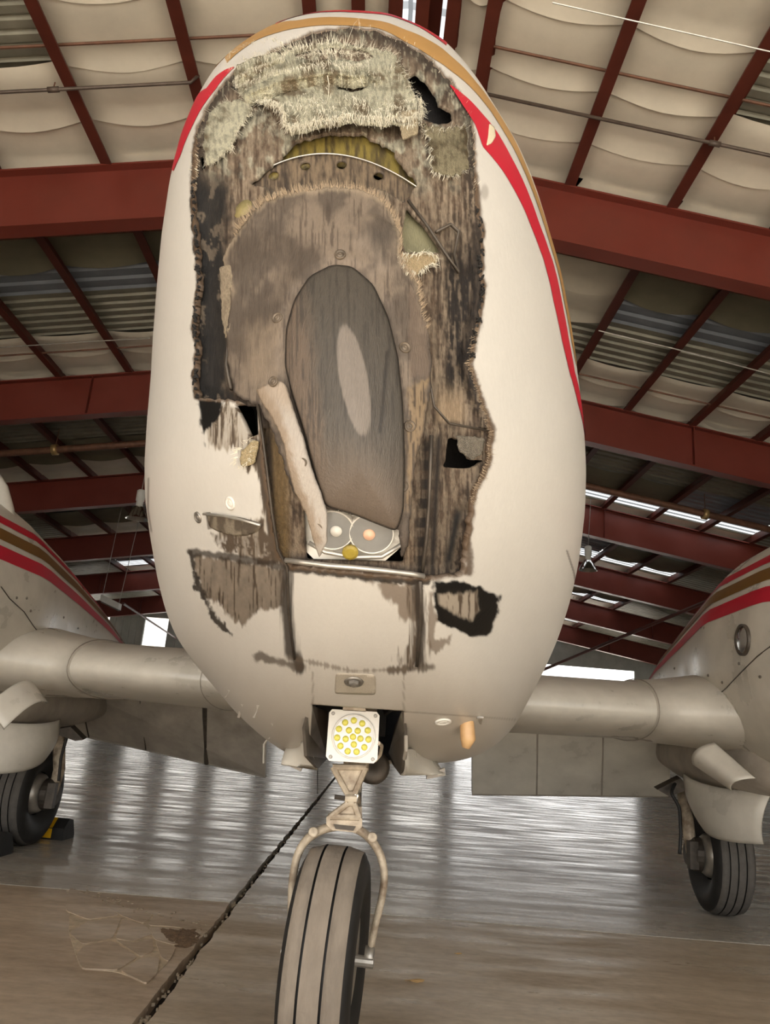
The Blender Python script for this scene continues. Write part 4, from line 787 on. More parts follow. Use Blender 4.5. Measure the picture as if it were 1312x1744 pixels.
Q.append((np.array([[470, 190], [578, 130], [560, 150], [600, 140], [590, 100], [440, 195], [556, 115], [612, 150.]]), np.array([[-.95, .3], [.3, 1], [.25, 1], [.5, .9], [.3, -1], [.9, -.25], [.6, .9], [.3, .9]]), np.array([60, 50, 48, 40, 50, 34, 40, 30.]), np.full(8, .022)))
pts = np.vstack([q[0] for q in Q]); drs = np.vstack([q[1] for q in Q]); ln = np.concatenate([q[2] for q in Q]); of = np.concatenate([q[3] for q in Q])
strands('loose_glass_strands', pts, drs, ln, of, rng.uniform(.0003, .0008, len(pts)), laminate)
pts = np.vstack([q[0] for q in QD]); drs = np.vstack([q[1] for q in QD]); ln = np.concatenate([q[2] for q in QD]); of = np.concatenate([q[3] for q in QD])
strands('brown_fibre_fringe', pts, drs, ln, of, rng.uniform(.0003, .0007, len(pts)), laminate, 'straw2')
# dark splinters along the left and right torn edges
sp = MB()
for k in range(150):
    side = random.random() < .65; y = random.uniform(300, 680) if side else random.uniform(360, 620); e, qx_, qy_ = near(np.array([330. if side else 825.]), np.array([y]), HOLE); x = float(qx_[0]); y = float(qy_[0]); dx = (-1 if side else 1) * random.uniform(-6, 5)
    p = npt(x, y, -.003); q = npt(x + dx, y + random.uniform(-7, 7), random.uniform(0, .006)); sp.tube([p, (p + q) / 2, q], [.003, .0025, .0008], 5)
tag(sp.build('charred_splinters', M['dark'], laminate), kind='stuff')

# latch and quarter-turn fasteners on the skin
fastener(393, 857, .011, .0022, plane, 'white', 'quarter_turn_fastener'); fastener(338, 881, .010, .0022, plane, 'screw', 'quarter_turn_fastener'); 
q = [(352, 876), (378, 878), (410, 882), (446, 893), (438, 906), (420, 913), (395, 912), (370, 905), (356, 897)]
patch('latch_cover', smooth_poly(q, 3, 2), lambda px, py: .004 + 0 * px, lambda px, py: rgba(mix(c3(px, lin(128, 118, 102)), c3(px, lin(82, 72, 60)), sstep(.4, .6, fbm(px / 5, py / 20, 4, 91))), .4), SMOOTHM, plane, 3, .006)
qq = np.array([(352, 874), (385, 877), (415, 883), (448, 892)], float); MB().tube(S(qq[:, 0], qq[:, 1]) + SN(qq[:, 0], qq[:, 1]) * .006, .0022, 6).build('latch_rim', M['alu'], plane, True)
MB().plate([npt(350, 873, .002), npt(358, 872, .002), npt(361, 900, .002), npt(354, 902, .002)], .006).build('latch_hinge', M['alu'], plane)
# bolt on its doubler under the chin
patch('doubler_plate', smooth_poly([(572, 1146), (640, 1149), (641, 1184), (570, 1182)], 4, 2), lambda px, py: .0012 + 0 * px, lambda px, py: rgba(c3(px, lin(176, 167, 152)), .3), SMOOTHM, plane, 4, .002)
fastener(603, 1160, .017, .003, plane, 'screw', 'chin_bolt')
MB().lathe([(0, .010), (.008, .009), (.010, .005), (.010, 0)], npt(603, 1160, .003), SN(np.array(603.), np.array(1160.)), 6, False).build('chin_bolt_head', M['screw'], plane)
fastener(755, 1229, .016, .002, plane, 'plate', 'drain_port')
o = npt(792, 1236, 0); nd = SN(np.array(792.), np.array(1236.)); MB().tube([o - nd * .01 + np.array([0, .0, .03]), o + nd * .012 + [0, 0, .015], o + nd * .022 + [0, 0, -.005], o + nd * .012 + [0, 0, -.03]], [.009, .014, .015, .008], 14).build('amber_drain_mast', M['amber'], plane, True)
MB().tube([npt(812, 1222, 0), npt(822, 1222, .014), npt(820, 1232, .02)], .003, 6).build('hook', M['alu'], plane)
for (x, y, x2, y2) in ((387, 1175, 381, 1187), (410, 1199, 404, 1222), (437, 1201, 430, 1222), (461, 1232, 455, 1258)):
    MB().plate([npt(x, y, 0), npt(x + 4, y + 1, .006), npt(x2 + 4, y2 + 1, .016), npt(x2, y2, .0)], .006).build('louvre_fin', M['white'], plane)
st_ = at(np.array([458, 450, 449]), np.array([1256, 1268, 1300]), np.array([2.1, 2.1, 2.1])); MB().tube(st_, [.007, .008, .006], 8, flat=.4).build('drain_mast', M['wing'], plane)

# ---- nose gear
def lathe_tyre(name, c, ax, R, W, rim, grooves, parent, n=72, tm='tread'):
    h = W / 2; prof = [(-h * .55, rim), (-h * .86, rim + (R - rim) * .25), (-h, rim + (R - rim) * .52), (-h * .95, rim + (R - rim) * .75), (-h * .80, R * .955)]
    for g in grooves: prof += [(g * h - .035 * h, R * (1 - .03 * g * g)), (g * h - .03 * h, R * (1 - .03 * g * g) - .008), (g * h + .03 * h, R * (1 - .03 * g * g) - .008), (g * h + .035 * h, R * (1 - .03 * g * g))]
    prof += [(h * .80, R * .955), (h * .95, rim + (R - rim) * .75), (h, rim + (R - rim) * .52), (h * .86, rim + (R - rim) * .25), (h * .55, rim)]
    b = MB().lathe(prof, c, ax, n, False); o = b.build(name, None, parent, False); me = o.data; me.materials.append(M['tyre']); me.materials.append(M[tm])
    k = len(prof); 
    for i, p in enumerate(me.polygons):
        seg = i // n; r0, r1 = prof[seg][1], prof[seg + 1][1]; p.material_index = 1 if min(r0, r1) > R * .95 and abs(r0 - r1) < .006 and not (seg - 5) % 4 == 1 or (seg in (4, k - 6)) else 0
        p.use_smooth = not (5 <= seg <= k - 7)
    return o
YG = 1.85
axle = at(np.array(558.), np.array(1627.), np.array(YG)); sa = PSI + math.radians(1.5); AX = np.array([math.cos(sa), -math.sin(sa), -.012]); AX /= np.linalg.norm(AX)
axle[2] = .222
leg_t = at(np.array(610.), np.array(1225.), np.array(1.90)); leg_b = at(np.array(603.), np.array(1400.), np.array(1.87))
nose_gear = MB().lathe([(0, .030), (.10, .030), (.11, .036), (.30, .036), (.31, .03), (.45, .03)], at(np.array(606.), np.array(1312.), np.array(1.88)), (0.02, 0, 1), 20).build('nose_gear_leg', M['gear'], plane, True); tag(nose_gear, 'white nose landing gear leg')
MB().tube([leg_b, at(np.array(606.), np.array(1300.), np.array(1.88))], .0165, 16).build('oleo_piston', M['chrome'], nose_gear, True)
tyre = lathe_tyre('nose_tyre', axle, AX, .222, .146, .095, (-.34, .28), nose_gear); tag(tyre, 'worn brown-grey ribbed nose tyre')
MB().lathe([(-.06, .05), (-.058, .094), (-.03, .097), (.03, .097), (.058, .094), (.06, .05)], axle, AX, 32).build('nose_wheel_hub', M['alu'], nose_gear, True)
def pl(pts, Ya, Yb): p = np.array(pts, float); return at(p[:, 0], p[:, 1], np.linspace(Ya, Yb, len(p)))
def dense(P_, n=28):
    P_ = np.asarray(P_); s = np.r_[0, np.cumsum(np.linalg.norm(np.diff(P_, axis=0), axis=1))]; t = np.linspace(0, s[-1], n); Q = np.stack([np.interp(t, s, P_[:, k]) for k in range(3)], -1)
    for _ in range(2): Q[1:-1] = (Q[:-2] + 2 * Q[1:-1] + Q[2:]) / 4
    return Q
fk = MB(); fk.tube(dense(pl([(495, 1628), (496, 1560), (498, 1500), (506, 1455), (522, 1428), (548, 1412), (585, 1404)], 1.86, 1.82)), np.linspace(.011, .013, 28), 10, flat=.75)
fk.tube(dense(pl([(629, 1635), (638, 1580), (651, 1530), (656, 1490), (649, 1455), (632, 1428), (612, 1412), (585, 1404)], 1.86, 1.82)), np.linspace(.010, .013, 28), 10, flat=.75)
fork = fk.build('wheel_fork', M['gear'], nose_gear, True); tag(fork, 'chipped white wishbone fork over the nose tyre')
for (x, y) in ((534, 1418), (634, 1427)):
    MB().lathe([(-.012, .009), (.010, .011), (.012, .008), (.012, 0)], at(np.array(x * 1.), np.array(y * 1.), np.array(1.81)), (0, -1, .2), 12).build('fork_bolt', M['gear'], nose_gear, True)
for (x, s_) in ((497, -1), (631, 1)):
    o = at(np.array(x * 1.), np.array(1630.), np.array(1.855)); MB().lathe([(-.012, .014), (-.012, .022), (.006, .022), (.008, .016), (.008, 0)], o, AX * s_, 18).build('axle_boss', M['alu'], nose_gear, True)
MB().tube([axle - AX * .10, axle + AX * .10], .012, 12).build('axle', M['alu'], nose_gear)
cr = MB().plate(pl([(556, 1392), (566, 1386), (610, 1388), (617, 1395), (617, 1408), (606, 1418), (566, 1414), (556, 1404)], 1.79, 1.79), np.array([0, .07, 0])); cr.build('fork_crown', M['gear'], nose_gear)
MB().plate(pl([(568, 1404), (606, 1408), (602, 1415), (572, 1412)], 1.786, 1.786), np.array([0, .01, 0])).build('crown_slot', M['rust'], nose_gear)
MB().plate(pl([(590, 1372), (616, 1374), (617, 1400), (592, 1396)], 1.83, 1.83), np.array([0, .05, 0])).build('lower_collar', M['gear'], nose_gear)
def link_frame(name, tri, Y, r=.0075):
    P_ = [at(np.array(float(x)), np.array(float(y)), np.array(Y)) for x, y in tri]; b = MB()
    for a, c in ((0, 1), (1, 2), (2, 3), (3, 0)): b.tube([P_[a], P_[c]], r, 8, flat=.9)
    c_ = sum(P_) / 4; b.plate([P_[k] + (c_ - P_[k]) * .1 + np.array([0, .004, 0]) for k in range(4)], np.array([0, .004, 0])); return b.build(name, M['gear'], nose_gear, False)
link_frame('torque_link', [(567, 1306), (624, 1307), (604, 1352), (592, 1352)], 1.80); link_frame('torque_link', [(593, 1368), (603, 1368), (612, 1392), (563, 1391)], 1.79)
MB().tube(pl([(588, 1360), (608, 1361)], 1.79, 1.79), .0085, 10).build('link_pin', M['gear'], nose_gear); MB().tube(pl([(570, 1357), (590, 1360)], 1.79, 1.79), .005, 8).build('link_bolt', M['rust'], nose_gear)
MB().lathe([(-.03, .04), (.03, .04), (.035, .03), (.035, 0)], at(np.array(632.), np.array(1305.), np.array(1.95)), (.2, -1, 0), 20).build('shimmy_damper', M['rust'], nose_gear, True)
MB().tube(pl([(541, 1300), (541, 1352)], 1.9, 1.9), .0012, 5).build('bonding_wire', M['dark'], nose_gear)
# taxi lamp on the leg
lx, ly, LY = 601.5, 1253.0, 1.60
def lp(dx, dy, d=0.0):
    a = math.radians(3.5); x = dx * math.cos(a) - dy * math.sin(a); y = dx * math.sin(a) + dy * math.cos(a); return at(np.array(lx + x), np.array(ly + y), np.array(LY - d))
q = [(-38, -43), (38, -43), (43, -37), (44, 38), (38, 45), (-38, 45), (-44, 38), (-43, -37)]
lamp = MB().plate([lp(*p) for p in q], np.array([0, .012, 0])).build('taxi_lamp', M['plate'], plane); tag(lamp, 'square white lamp plate with a ring of yellow LEDs')
lc = lp(1, 1); ld = np.array([0, -1, .0]); k_ = np.linalg.norm(lp(10, 1) - lp(0, 1)) / 10
MB().lathe([(.0, k_ * 37), (.004, k_ * 37), (.005, k_ * 34.5), (.002, k_ * 34)], lc, ld, 40, False).build('lamp_bezel', M['plate'], lamp, True)
MB().lathe([(.0015, k_ * 34.5), (.002, k_ * 20), (.0022, 0)], lc, ld, 40, False).build('lamp_reflector', M['lampface'], lamp, True)
leds = [(0, 2)] + [(13 * math.cos(a), 2 + 13 * math.sin(a)) for a in np.radians([10, 80, 160, 235, 305])] + [(27 * math.cos(a), 1 + 27 * math.sin(a)) for a in np.radians(np.arange(0, 360, 32.7) + 8)]
for (x, y) in leds:
    MB().lathe([(0, k_ * 5.6), (.002, k_ * 5.2), (.0035, k_ * 3), (.004, 0)], lp(x, y, .002), ld, 12, False).build('led', M['led'], lamp, True)
for (x, y) in ((-36, -36), (36, -36), (-36, 38), (36, 38)): MB().lathe([(0, k_ * 3.2), (.002, k_ * 2.4), (.002, 0)], lp(x, y, .0), ld, 10, False).build('lamp_screw', M['screw'], lamp)
MB().plate([lp(-20, -48), lp(18, -48), lp(20, -42), lp(-20, -42)], np.array([0, .2, .0])).build('lamp_bracket', M['gear'], lamp)
MB().tube(dense([lp(44, 10), lp(50, 14, -.03), lp(48, 30, -.05), lp(40, 40, -.06)]), .004, 8).build('lamp_cable', M['gear'], lamp)
# wheel well and its doors
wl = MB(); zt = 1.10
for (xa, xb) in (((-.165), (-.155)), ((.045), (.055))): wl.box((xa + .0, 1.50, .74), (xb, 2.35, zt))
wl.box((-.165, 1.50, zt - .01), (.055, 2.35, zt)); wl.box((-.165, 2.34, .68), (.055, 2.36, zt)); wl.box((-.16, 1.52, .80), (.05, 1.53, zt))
wl.build('wheel_well', M['well_dark'], plane)
def door(name, inner, outer, Y):
    P_ = [at(np.array(float(x)), np.array(float(y)), np.array(float(yy))) for x, y, yy in inner]; o = MB().plate(P_, np.array([.006 if name == 'r' else -.006, 0, 0])).build('nose_gear_door', M['doorin'], plane)
    return o
dl = door('l', [(531, 1201, 1.5), (520, 1240, 1.55), (523, 1288, 1.6), (542, 1309, 1.75), (558, 1292, 2.0), (558, 1212, 1.95)], None, 0); tag(dl, 'brown-stained inner face of an open nose gear door')
dr = door('r', [(684, 1212, 1.5), (689, 1244, 1.55), (690, 1280, 1.6), (682, 1320, 1.75), (668, 1301, 1.9), (662, 1282, 2.0), (674, 1235, 1.95)], None, 0)
sheet('door_skin', at(np.array(479.), np.array(1300.), np.array(1.8)), at(np.array(541.), np.array(1309.), np.array(1.75)), at(np.array(520.), np.array(1262.), np.array(1.62)), at(np.array(497.), np.array(1266.), np.array(1.9)), .012, M['wing'], dl, 10, .004)
sheet('door_skin', at(np.array(683.), np.array(1321.), np.array(1.75)), at(np.array(759.), np.array(1320.), np.array(1.85)), at(np.array(735.), np.array(1278.), np.array(1.92)), at(np.array(690.), np.array(1277.), np.array(1.62)), .014, M['wing'], dr, 10, .004)
MB().plate(pl([(727, 1327), (759, 1321), (758, 1308), (727, 1318)], 1.86, 1.86), np.array([0, .02, 0])).build('door_lug', M['under'], dr)
MB().plate(pl([(482, 1300), (512, 1314), (516, 1306), (490, 1294)], 1.86, 1.86), np.array([0, .02, 0])).build('door_lug', M['under'], dl)
MB().tube(pl([(692, 1215), (692, 1278), (689, 1292)], 1.55, 1.6), .004, 8).build('door_hinge', M['alu'], dr)

# ---- wings, nacelles and main gear, mirrored
def airfoil(xl, yle, zc, ch, t, n=28, s=1):
    b = (1 - np.cos(np.linspace(0, math.pi, n))) / 2; yt = t / .2 * (.2969 * np.sqrt(b) - .126 * b - .3516 * b ** 2 + .2843 * b ** 3 - .1036 * b ** 4)
    yy = np.r_[b[::-1], b[1:-1]] * ch + yle; zz = np.r_[(yt * 1.15)[::-1], -(yt * .85)[1:-1]] + zc; return A(np.full(len(yy), xl * s), yy, zz)
for s in (-1, 1):
    side = 'L' if s < 0 else 'R'
    st_w = [(.30, -.92, .830, 1.75, .26), (.8, -.86, .842, 1.70, .255), (1.22, -.80, .850, 1.65, .25), (2.4, -.60, .89, 1.5, .22), (5.6, -.25, 1.08, .95, .13)]
    wg = MB().loft([airfoil(a, b, c, d, e, s=s) for a, b, c, d, e in st_w]).build('wing', M['wing'], plane, True); tag(wg, 'weathered cream wing with a rounded leading edge')
    # fairing boot where the wing meets the nacelle
    bt = MB().loft([airfoil(a, b, c, d, e, s=s) for a, b, c, d, e in ((1.20, -.812, .850, 1.60, .262), (1.30, -.83, .852, 1.60, .275), (1.42, -.87, .858, 1.62, .30), (1.55, -.95, .862, 1.66, .335), (1.75, -1.0, .87, 1.7, .36))]).build('wing_root_fairing', M['wing'], wg, True)
    ring_ = airfoil(1.205, -.815, .850, 1.60, .268, s=s); k = len(ring_); MB().tube(np.vstack([ring_[8:k - 6]]), .0022, 6, cap=False).build('fairing_seam', M['under'], wg)
    for xs in (.62,):
        ring_ = airfoil(xs, -.885, .838, 1.72, .2585, s=s); MB().tube(ring_[10:k - 8], .0012, 5, cap=False).build('skin_seam', M['under'], wg)
    # nacelle
    nst = [(-2.0, 1.95, .30, .80, 1.38), (-1.7, 1.95, .40, .66, 1.52), (-1.2, 1.90, .46, .60, 1.60), (-.7, 1.89, .47, .62, 1.58), (-.2, 1.90, .42, .66, 1.49), (.3, 1.86, .36, .72, 1.32), (.8, 1.82, .27, .78, 1.13), (1.4, 1.80, .14, .82, .98), (1.8, 1.8, .04, .86, .92)]
    tn = np.linspace(0, 2 * math.pi, 56, endpoint=False)
    def nsec(i): 
        y, xc, hw, zb, zt_ = i; return section(tn, s * xc, hw, zb, zt_, y, 2.3)
    ny = np.linspace(-2.0, 1.8, 40); arr = np.array(nst); NS = [tuple([yy] + [np.interp(yy, arr[:, 0], arr[:, j]) for j in range(1, 5)]) for yy in ny]
    nc = MB().loft([nsec(i) for i in NS]).build('engine_nacelle', M['wing'], plane, True); tag(nc, 'cream engine nacelle with red and bronze stripes')
    wbf = MB().loft([section(tn, s * xc, hw, zb, zt_, y, 2.6) for (y, xc, hw, zb, zt_) in ((-.95, 1.86, .12, .60, .76), (-.8, 1.86, .30, .56, .80), (-.4, 1.86, .37, .545, .84), (.1, 1.85, .36, .55, .84), (.6, 1.83, .26, .60, .86), (1.0, 1.82, .10, .70, .86))]).build('wheel_bay_fairing', M['under'], nc, True)
    # stripes along the inboard flank
    def nstripe(name, f0, f1, m):
        R_ = []
        for i in NS[1:-5]:
            y, xc, hw, zb, zt_ = i; sec = []
            for f in np.linspace(f0, f1, 5):
                z_ = .905 + (zt_ - .905) * f * .92; sv = np.clip((z_ - (zb + zt_) / 2) / ((zt_ - zb) / 2), -1, 1); ang = np.arcsin(np.sign(sv) * abs(sv) ** (2.3 / 2)); ang = math.pi - ang if s > 0 else ang
                q_ = section(np.array([ang]), s * xc, hw + .0015, zb - .0015, zt_ + .0015, y, 2.3)[0]; sec.append(q_)
            R_.append(sec)
        return MB().loft(R_, closed=False).build(name, m, nc, True)
    nstripe('red_stripe', .52, .61, M['red']); nstripe('bronze_stripe', .65, .73, M['brown']); nstripe('red_stripe', .77, .83, M['red'])
    def flank(y, z):
        v_ = [np.interp(y, arr[:, 0], arr[:, j]) for j in range(1, 5)]; sv = np.clip((z - (v_[2] + v_[3]) / 2) / ((v_[3] - v_[2]) / 2), -.999, .999); cc = (1 - abs(sv) ** 2.3) ** (1 / 2.3); return A(s * (v_[0] - (v_[1] + .001) * cc), y, z)
    def flank_at(px, py):
        g = [(y_, z_) for y_ in np.linspace(-1.6, .6, 90) for z_ in np.linspace(.7, 1.5, 70)]; best = min(g, key=lambda q_: (lambda c_: (PX0 + FPX * c_[0] / c_[2] - px) ** 2 + (PY0 - FPX * c_[1] / c_[2] - py) ** 2)((flank(*q_) - CAM) @ CM)); return flank(*best), best
    seam = [(1210, 1196), (1235, 1172), (1262, 1147), (1290, 1121), (1316, 1096)] if s > 0 else [(76, 1090), (58, 1066), (38, 1042), (18, 1018), (2, 1000)]
    MB().tube([flank_at(*q_)[0] for q_ in seam], .0022, 5).build('cowl_seam', M['rust'], nc)
    for q_ in ([(1228, 1160), (1258, 1132), (1182, 1128), (1206, 1152), (1150, 1140), (1296, 1150)] if s > 0 else [(52, 1042), (28, 1018), (110, 1052), (132, 1070), (46, 1018)]):
        o_ = flank_at(*q_)[0]; MB().lathe([(-.002, .006), (.001, .006), (.0015, 0)], o_, (-s, -.3, .2), 8, False).build('cowl_screw', M['screw'], nc)
    # flap hanging behind
    if s > 0: c4 = [at(np.array(805.), np.array(1225.), np.array(4.3)), at(np.array(1145.), np.array(1238.), np.array(4.2)), at(np.array(1140.), np.array(1356.), np.array(4.55)), at(np.array(805.), np.array(1352.), np.array(4.65))]
    else: c4 = [at(np.array(456.), np.array(1205.), np.array(4.4)), at(np.array(110.), np.array(1165.), np.array(4.6)), at(np.array(130.), np.array(1250.), np.array(4.95)), at(np.array(452.), np.array(1322.), np.array(4.75))]
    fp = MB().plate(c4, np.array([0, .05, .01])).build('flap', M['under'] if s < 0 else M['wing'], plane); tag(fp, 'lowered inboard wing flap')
    for u in ((.3, .62, .93) if s < 0 else (.33, .66)):
        a_ = c4[0] * (1 - u) + c4[1] * u; b_ = c4[3] * (1 - u) + c4[2] * u; MB().tube([a_ - [0, .004, .001], b_ - [0, .004, .001]], .014 if s < 0 and abs(u - .3) < .1 else .0045, 6).build('flap_seam', M['rust'] if s < 0 else M['under'], fp)
    MB().tube([c4[3] + [0, .02, 0], c4[2] + [0, .02, 0]], .010, 8).build('flap_edge', M['under'], fp)
    # exhaust shroud under the nacelle, main gear door, leg, wheel
    pp = lambda x, y, Y: at(np.array(float(x)), np.array(float(y)), np.array(float(Y)))
    if s > 0:
        ex = sheet('exhaust_shroud', pp(1180, 1302, 3.15), pp(1245, 1346, 3.0), pp(1286, 1325, 2.9), pp(1216, 1264, 3.08), .05, M['wing'], nc, 12, .008)
        gd = sheet('main_gear_door', pp(1164, 1318, 3.78), pp(1198, 1410, 3.75), pp(1300, 1438, 3.35), pp(1314, 1350, 3.3), .07, M['wing'], plane, 14, .006, curl=.03)
        wc = on_z(np.array(1212.), np.array(1556.)); hose = [(1150, 1335, 3.9), (1143, 1350, 3.85), (1158, 1375, 3.85), (1160, 1420, 3.85), (1158, 1455, 3.84)]; top_l = pp(1166, 1352, 4.0)
        br = [(1120, 1345, 3.9), (1160, 1325, 3.9), (1175, 1345, 3.9), (1140, 1356, 3.9)]
    else:
        ex = sheet('exhaust_shroud', pp(58, 1163, 3.3), pp(82, 1196, 3.25), pp(8, 1240, 3.05), pp(-20, 1200, 3.05), -.05, M['wing'], nc, 12, -.008)
        gd = sheet('main_gear_door', pp(102, 1225, 3.85), pp(78, 1290, 3.85), pp(-40, 1318, 3.5), pp(-40, 1225, 3.5), -.09, M['wing'], plane, 14, .006, curl=-.03)
        wc = on_z(np.array(47.), np.array(1440.)); hose = [(118, 1245, 4.1), (112, 1262, 4.1), (104, 1290, 4.1), (100, 1330, 4.1)]; top_l = pp(100, 1245, 4.25)
        br = [(80, 1245, 4.0), (120, 1238, 4.0), (142, 1260, 4.0), (128, 1262, 4.0)]
    tag(gd, 'curved cream main landing gear door'); R_ = .25; W_ = .175
    AXm = np.array([math.cos(PSI), -math.sin(PSI), 0]); wcc = np.array([wc[0] + s * .045, wc[1], R_])
    lg = MB().tube([top_l, wcc - AXm * s * .13 + [0, .02, .12], wcc - AXm * s * .125], [.034, .03, .026], 12).build('main_gear_leg', M['gear'], plane, True); tag(lg, 'grimy main landing gear leg')
    lathe_tyre('main_tyre', wcc, AXm, R_, W_, .105, (-.45, -.05, .36), lg, tm='tread2')
    MB().lathe([(-.085, .02), (-.085, .075), (-.06, .095), (-.03, .104), (.07, .104), (.075, .06), (.06, .02)], wcc, AXm * s, 28).build('main_wheel_hub', M['alu'], lg, True)
    MB().lathe([(-.15, .0), (-.15, .05), (-.12, .075), (-.09, .078), (-.088, .0)], wcc, AXm * s, 20).build('brake_disc', M['rust'], lg)
    MB().tube(dense([pp(*h) for h in hose]), .008, 8).build('brake_hose', M['black'], lg, True)
    MB().plate([pp(*h) for h in br], np.array([0, .05, .01])).build('gear_bracket', M['rust'], lg)
    MB().box((-.02, -.02, -.06), (.02, .02, .06), None, wcc - AXm * s * .14 + [0, -.05, .0]).build('brake_caliper', M['rust'], lg)

# inboard nacelle details: round port and panel seam (photo's right), propeller boss and vent (photo's left)
rp, (y_, z_) = flank_at(1268, 1090); nrm = np.cross(flank(y_ + .01, z_) - flank(y_ - .01, z_), flank(y_, z_ + .01) - flank(y_, z_ - .01)); nrm *= -np.sign(nrm[0]) / np.linalg.norm(nrm); rp = rp + nrm * .004
MB().lathe([(-.01, .058), (.004, .058), (.006, .052), (.0, .050)], rp, nrm, 32, False).build('port_rim', M['rust'], nc, True); MB().lathe([(.0, .051), (.006, .03), (.008, 0)], rp, nrm, 32, False).build('chrome_port', M['chrome'], nc, True)

sc_ = MB().tube(at(np.array([-14., 0., 6., 8.]), np.array([800., 832., 870., 906.]), np.array([3.3, 3.3, 3.3, 3.32])), [.02, .035, .045, .05], 14); sc_.build('cowl_scoop', M['wing'], plane, True)
MB().plate(pl([(0, 906), (16, 903), (36, 917), (35, 922), (22, 926), (10, 920), (0, 913)], 3.28, 3.28), np.array([0, .05, 0])).build('scoop_base', M['under'], plane)

# ================================================================== loose things in the hangar
def chock(p, rz, label):
    b = bpy.data.objects.new('wheel_chock', None); COL.objects.link(b); b.location = p; b.rotation_euler = (0, 0, rz); b.matrix_basis = Matrix.LocRotScale(b.location, b.rotation_euler, None)
    prof = [(-.07, 0), (.07, 0), (.07, .02), (.03, .095), (-.02, .105), (-.07, .06)]; me = MB().plate([(x, -.11, z) for x, z in prof], np.array([0, .22, 0]))
    o = me.build('chock_body', M['black'], b); o.matrix_parent_inverse = Matrix(); 
    for y_ in (-.045,):
        o = MB().plate([(-.0705, y_, .008), (-.0705, y_ + .055, .008), (-.0705, y_ + .055, .055), (-.0705, y_, .055)], -.002).build('yellow_tape', M['yel'], b); o.matrix_parent_inverse = Matrix()
        o = MB().plate([(-.0712, y_, .0605), (-.0712, y_ + .055, .0605), (-.022, y_ + .055, .106), (-.022, y_, .106)], .002).build('yellow_tape', M['yel'], b); o.matrix_parent_inverse = Matrix()
    tag(b, label, 'chock', 'rubber wheel chocks at the main wheel'); return b
wl_ = on_z(np.array(47.), np.array(1440.)); wx, wy = wl_[0] - .045, wl_[1]
chock((wx + .03, wy + .30, 0), math.radians(86), 'black rubber wheel chock behind the main wheel, half hidden, with yellow tape')
chock((wx - .04, wy - .30, 0), math.radians(86), 'black rubber wheel chock in front of the main wheel, cut by the picture edge')
def pipe(name, pts, r, label, m='pipe', cat='pipe', clamps=(), up=None):
    root = bpy.data.objects.new(name, None); COL.objects.link(root); root.location = tuple(pts[0]); root.matrix_basis = Matrix.Translation(root.location)
    MB().tube(np.array(pts), r, 10).build('pipe_run', M[m], root, True)
    cm = M['brass'] if name == 'fire_main' else M[m]
    for c in clamps:
        c = np.array(c); d = np.array(pts[-1]) - np.array(pts[0]); d /= np.linalg.norm(d); MB().lathe([(-.05, r * 1.3), (-.05, r * 1.6), (.05, r * 1.6), (.05, r * 1.3)], c, d, 14).build('pipe_clamp', cm, root, True)
        MB().tube([c, (c[0], c[1], zroof(c[0]) + .0)], .006, 6).build('hanger_rod', M['pipe'], root)
    return tag(root, label, cat)
zz = lambda x, d: zroof(x) - d
pipe('sprinkler_pipe', [(-9, 5.75, zz(-9, .08)), (-2.08, 5.75, zz(-2.08, .08)), (-2.02, 5.75, zz(-2.02, .0))], .016, 'thin grey sprinkler pipe ending in an upturned elbow below pale insulation', m='sprk', clamps=[(-3.3, 5.75, zz(-3.3, .08))])
pipe('sprinkler_pipe', [(.5, 5.8, zz(.5, .08)), (9, 5.8, zz(9, .08))], .016, 'thin brown sprinkler pipe with a joint, crossing the brown purlins on the right roof slope', m='sprk', clamps=[(2.75, 5.8, zz(2.75, .08))])
pipe('fire_main', [(-12, 13.6, zz(-12, .42)), (XR, 13.6, zz(XR, .42))], .065, 'thick rusty fire main with a rope-wrapped joint above the bay lamp', clamps=[(-6.2, 13.6, zz(-6.2, .42))])
pipe('fire_main', [(XR + .05, 14.2, zz(XR, .42)), (12, 14.2, zz(12, .42))], .065, 'thick rusty fire main with a bright brass clamp above the round chrome port', clamps=[(6.2, 14.2, zz(6.2, .42))])
def wire(name, pts, r, label, m='dark', cat='wire'): return tag(MB().tube(dense(np.array(pts), 24), r, 5).build(name, M[m], None), label, cat)
wire('tension_wire', [(1.0, 4.72, 6.3), (2.7, 4.73, 6.0), (5, 4.75, 5.6)], .006, 'thin pale wire strung across the insulation in the upper corner', 'alu')
wire('tension_wire', [at(np.array(0.), np.array(592.), np.array(10.3)), at(np.array(130.), np.array(583.), np.array(10.3)), at(np.array(255.), np.array(576.), np.array(10.3))], .008, 'thin wire stretched under the corrugated roof, left of the nose', 'alu')
wire('tension_wire', [at(np.array(1020.), np.array(563.), np.array(9.2)), at(np.array(1150.), np.array(594.), np.array(9.2)), at(np.array(1312.), np.array(637.), np.array(9.2))], .008, 'thin wire stretched under the bluish roof sheets, right of the nose', 'alu')
# brace rods
def brace(p, q, r, label): return tag(MB().tube([p, q], r, 6).build('brace_rod', M['purlin'], None), label, 'rod')
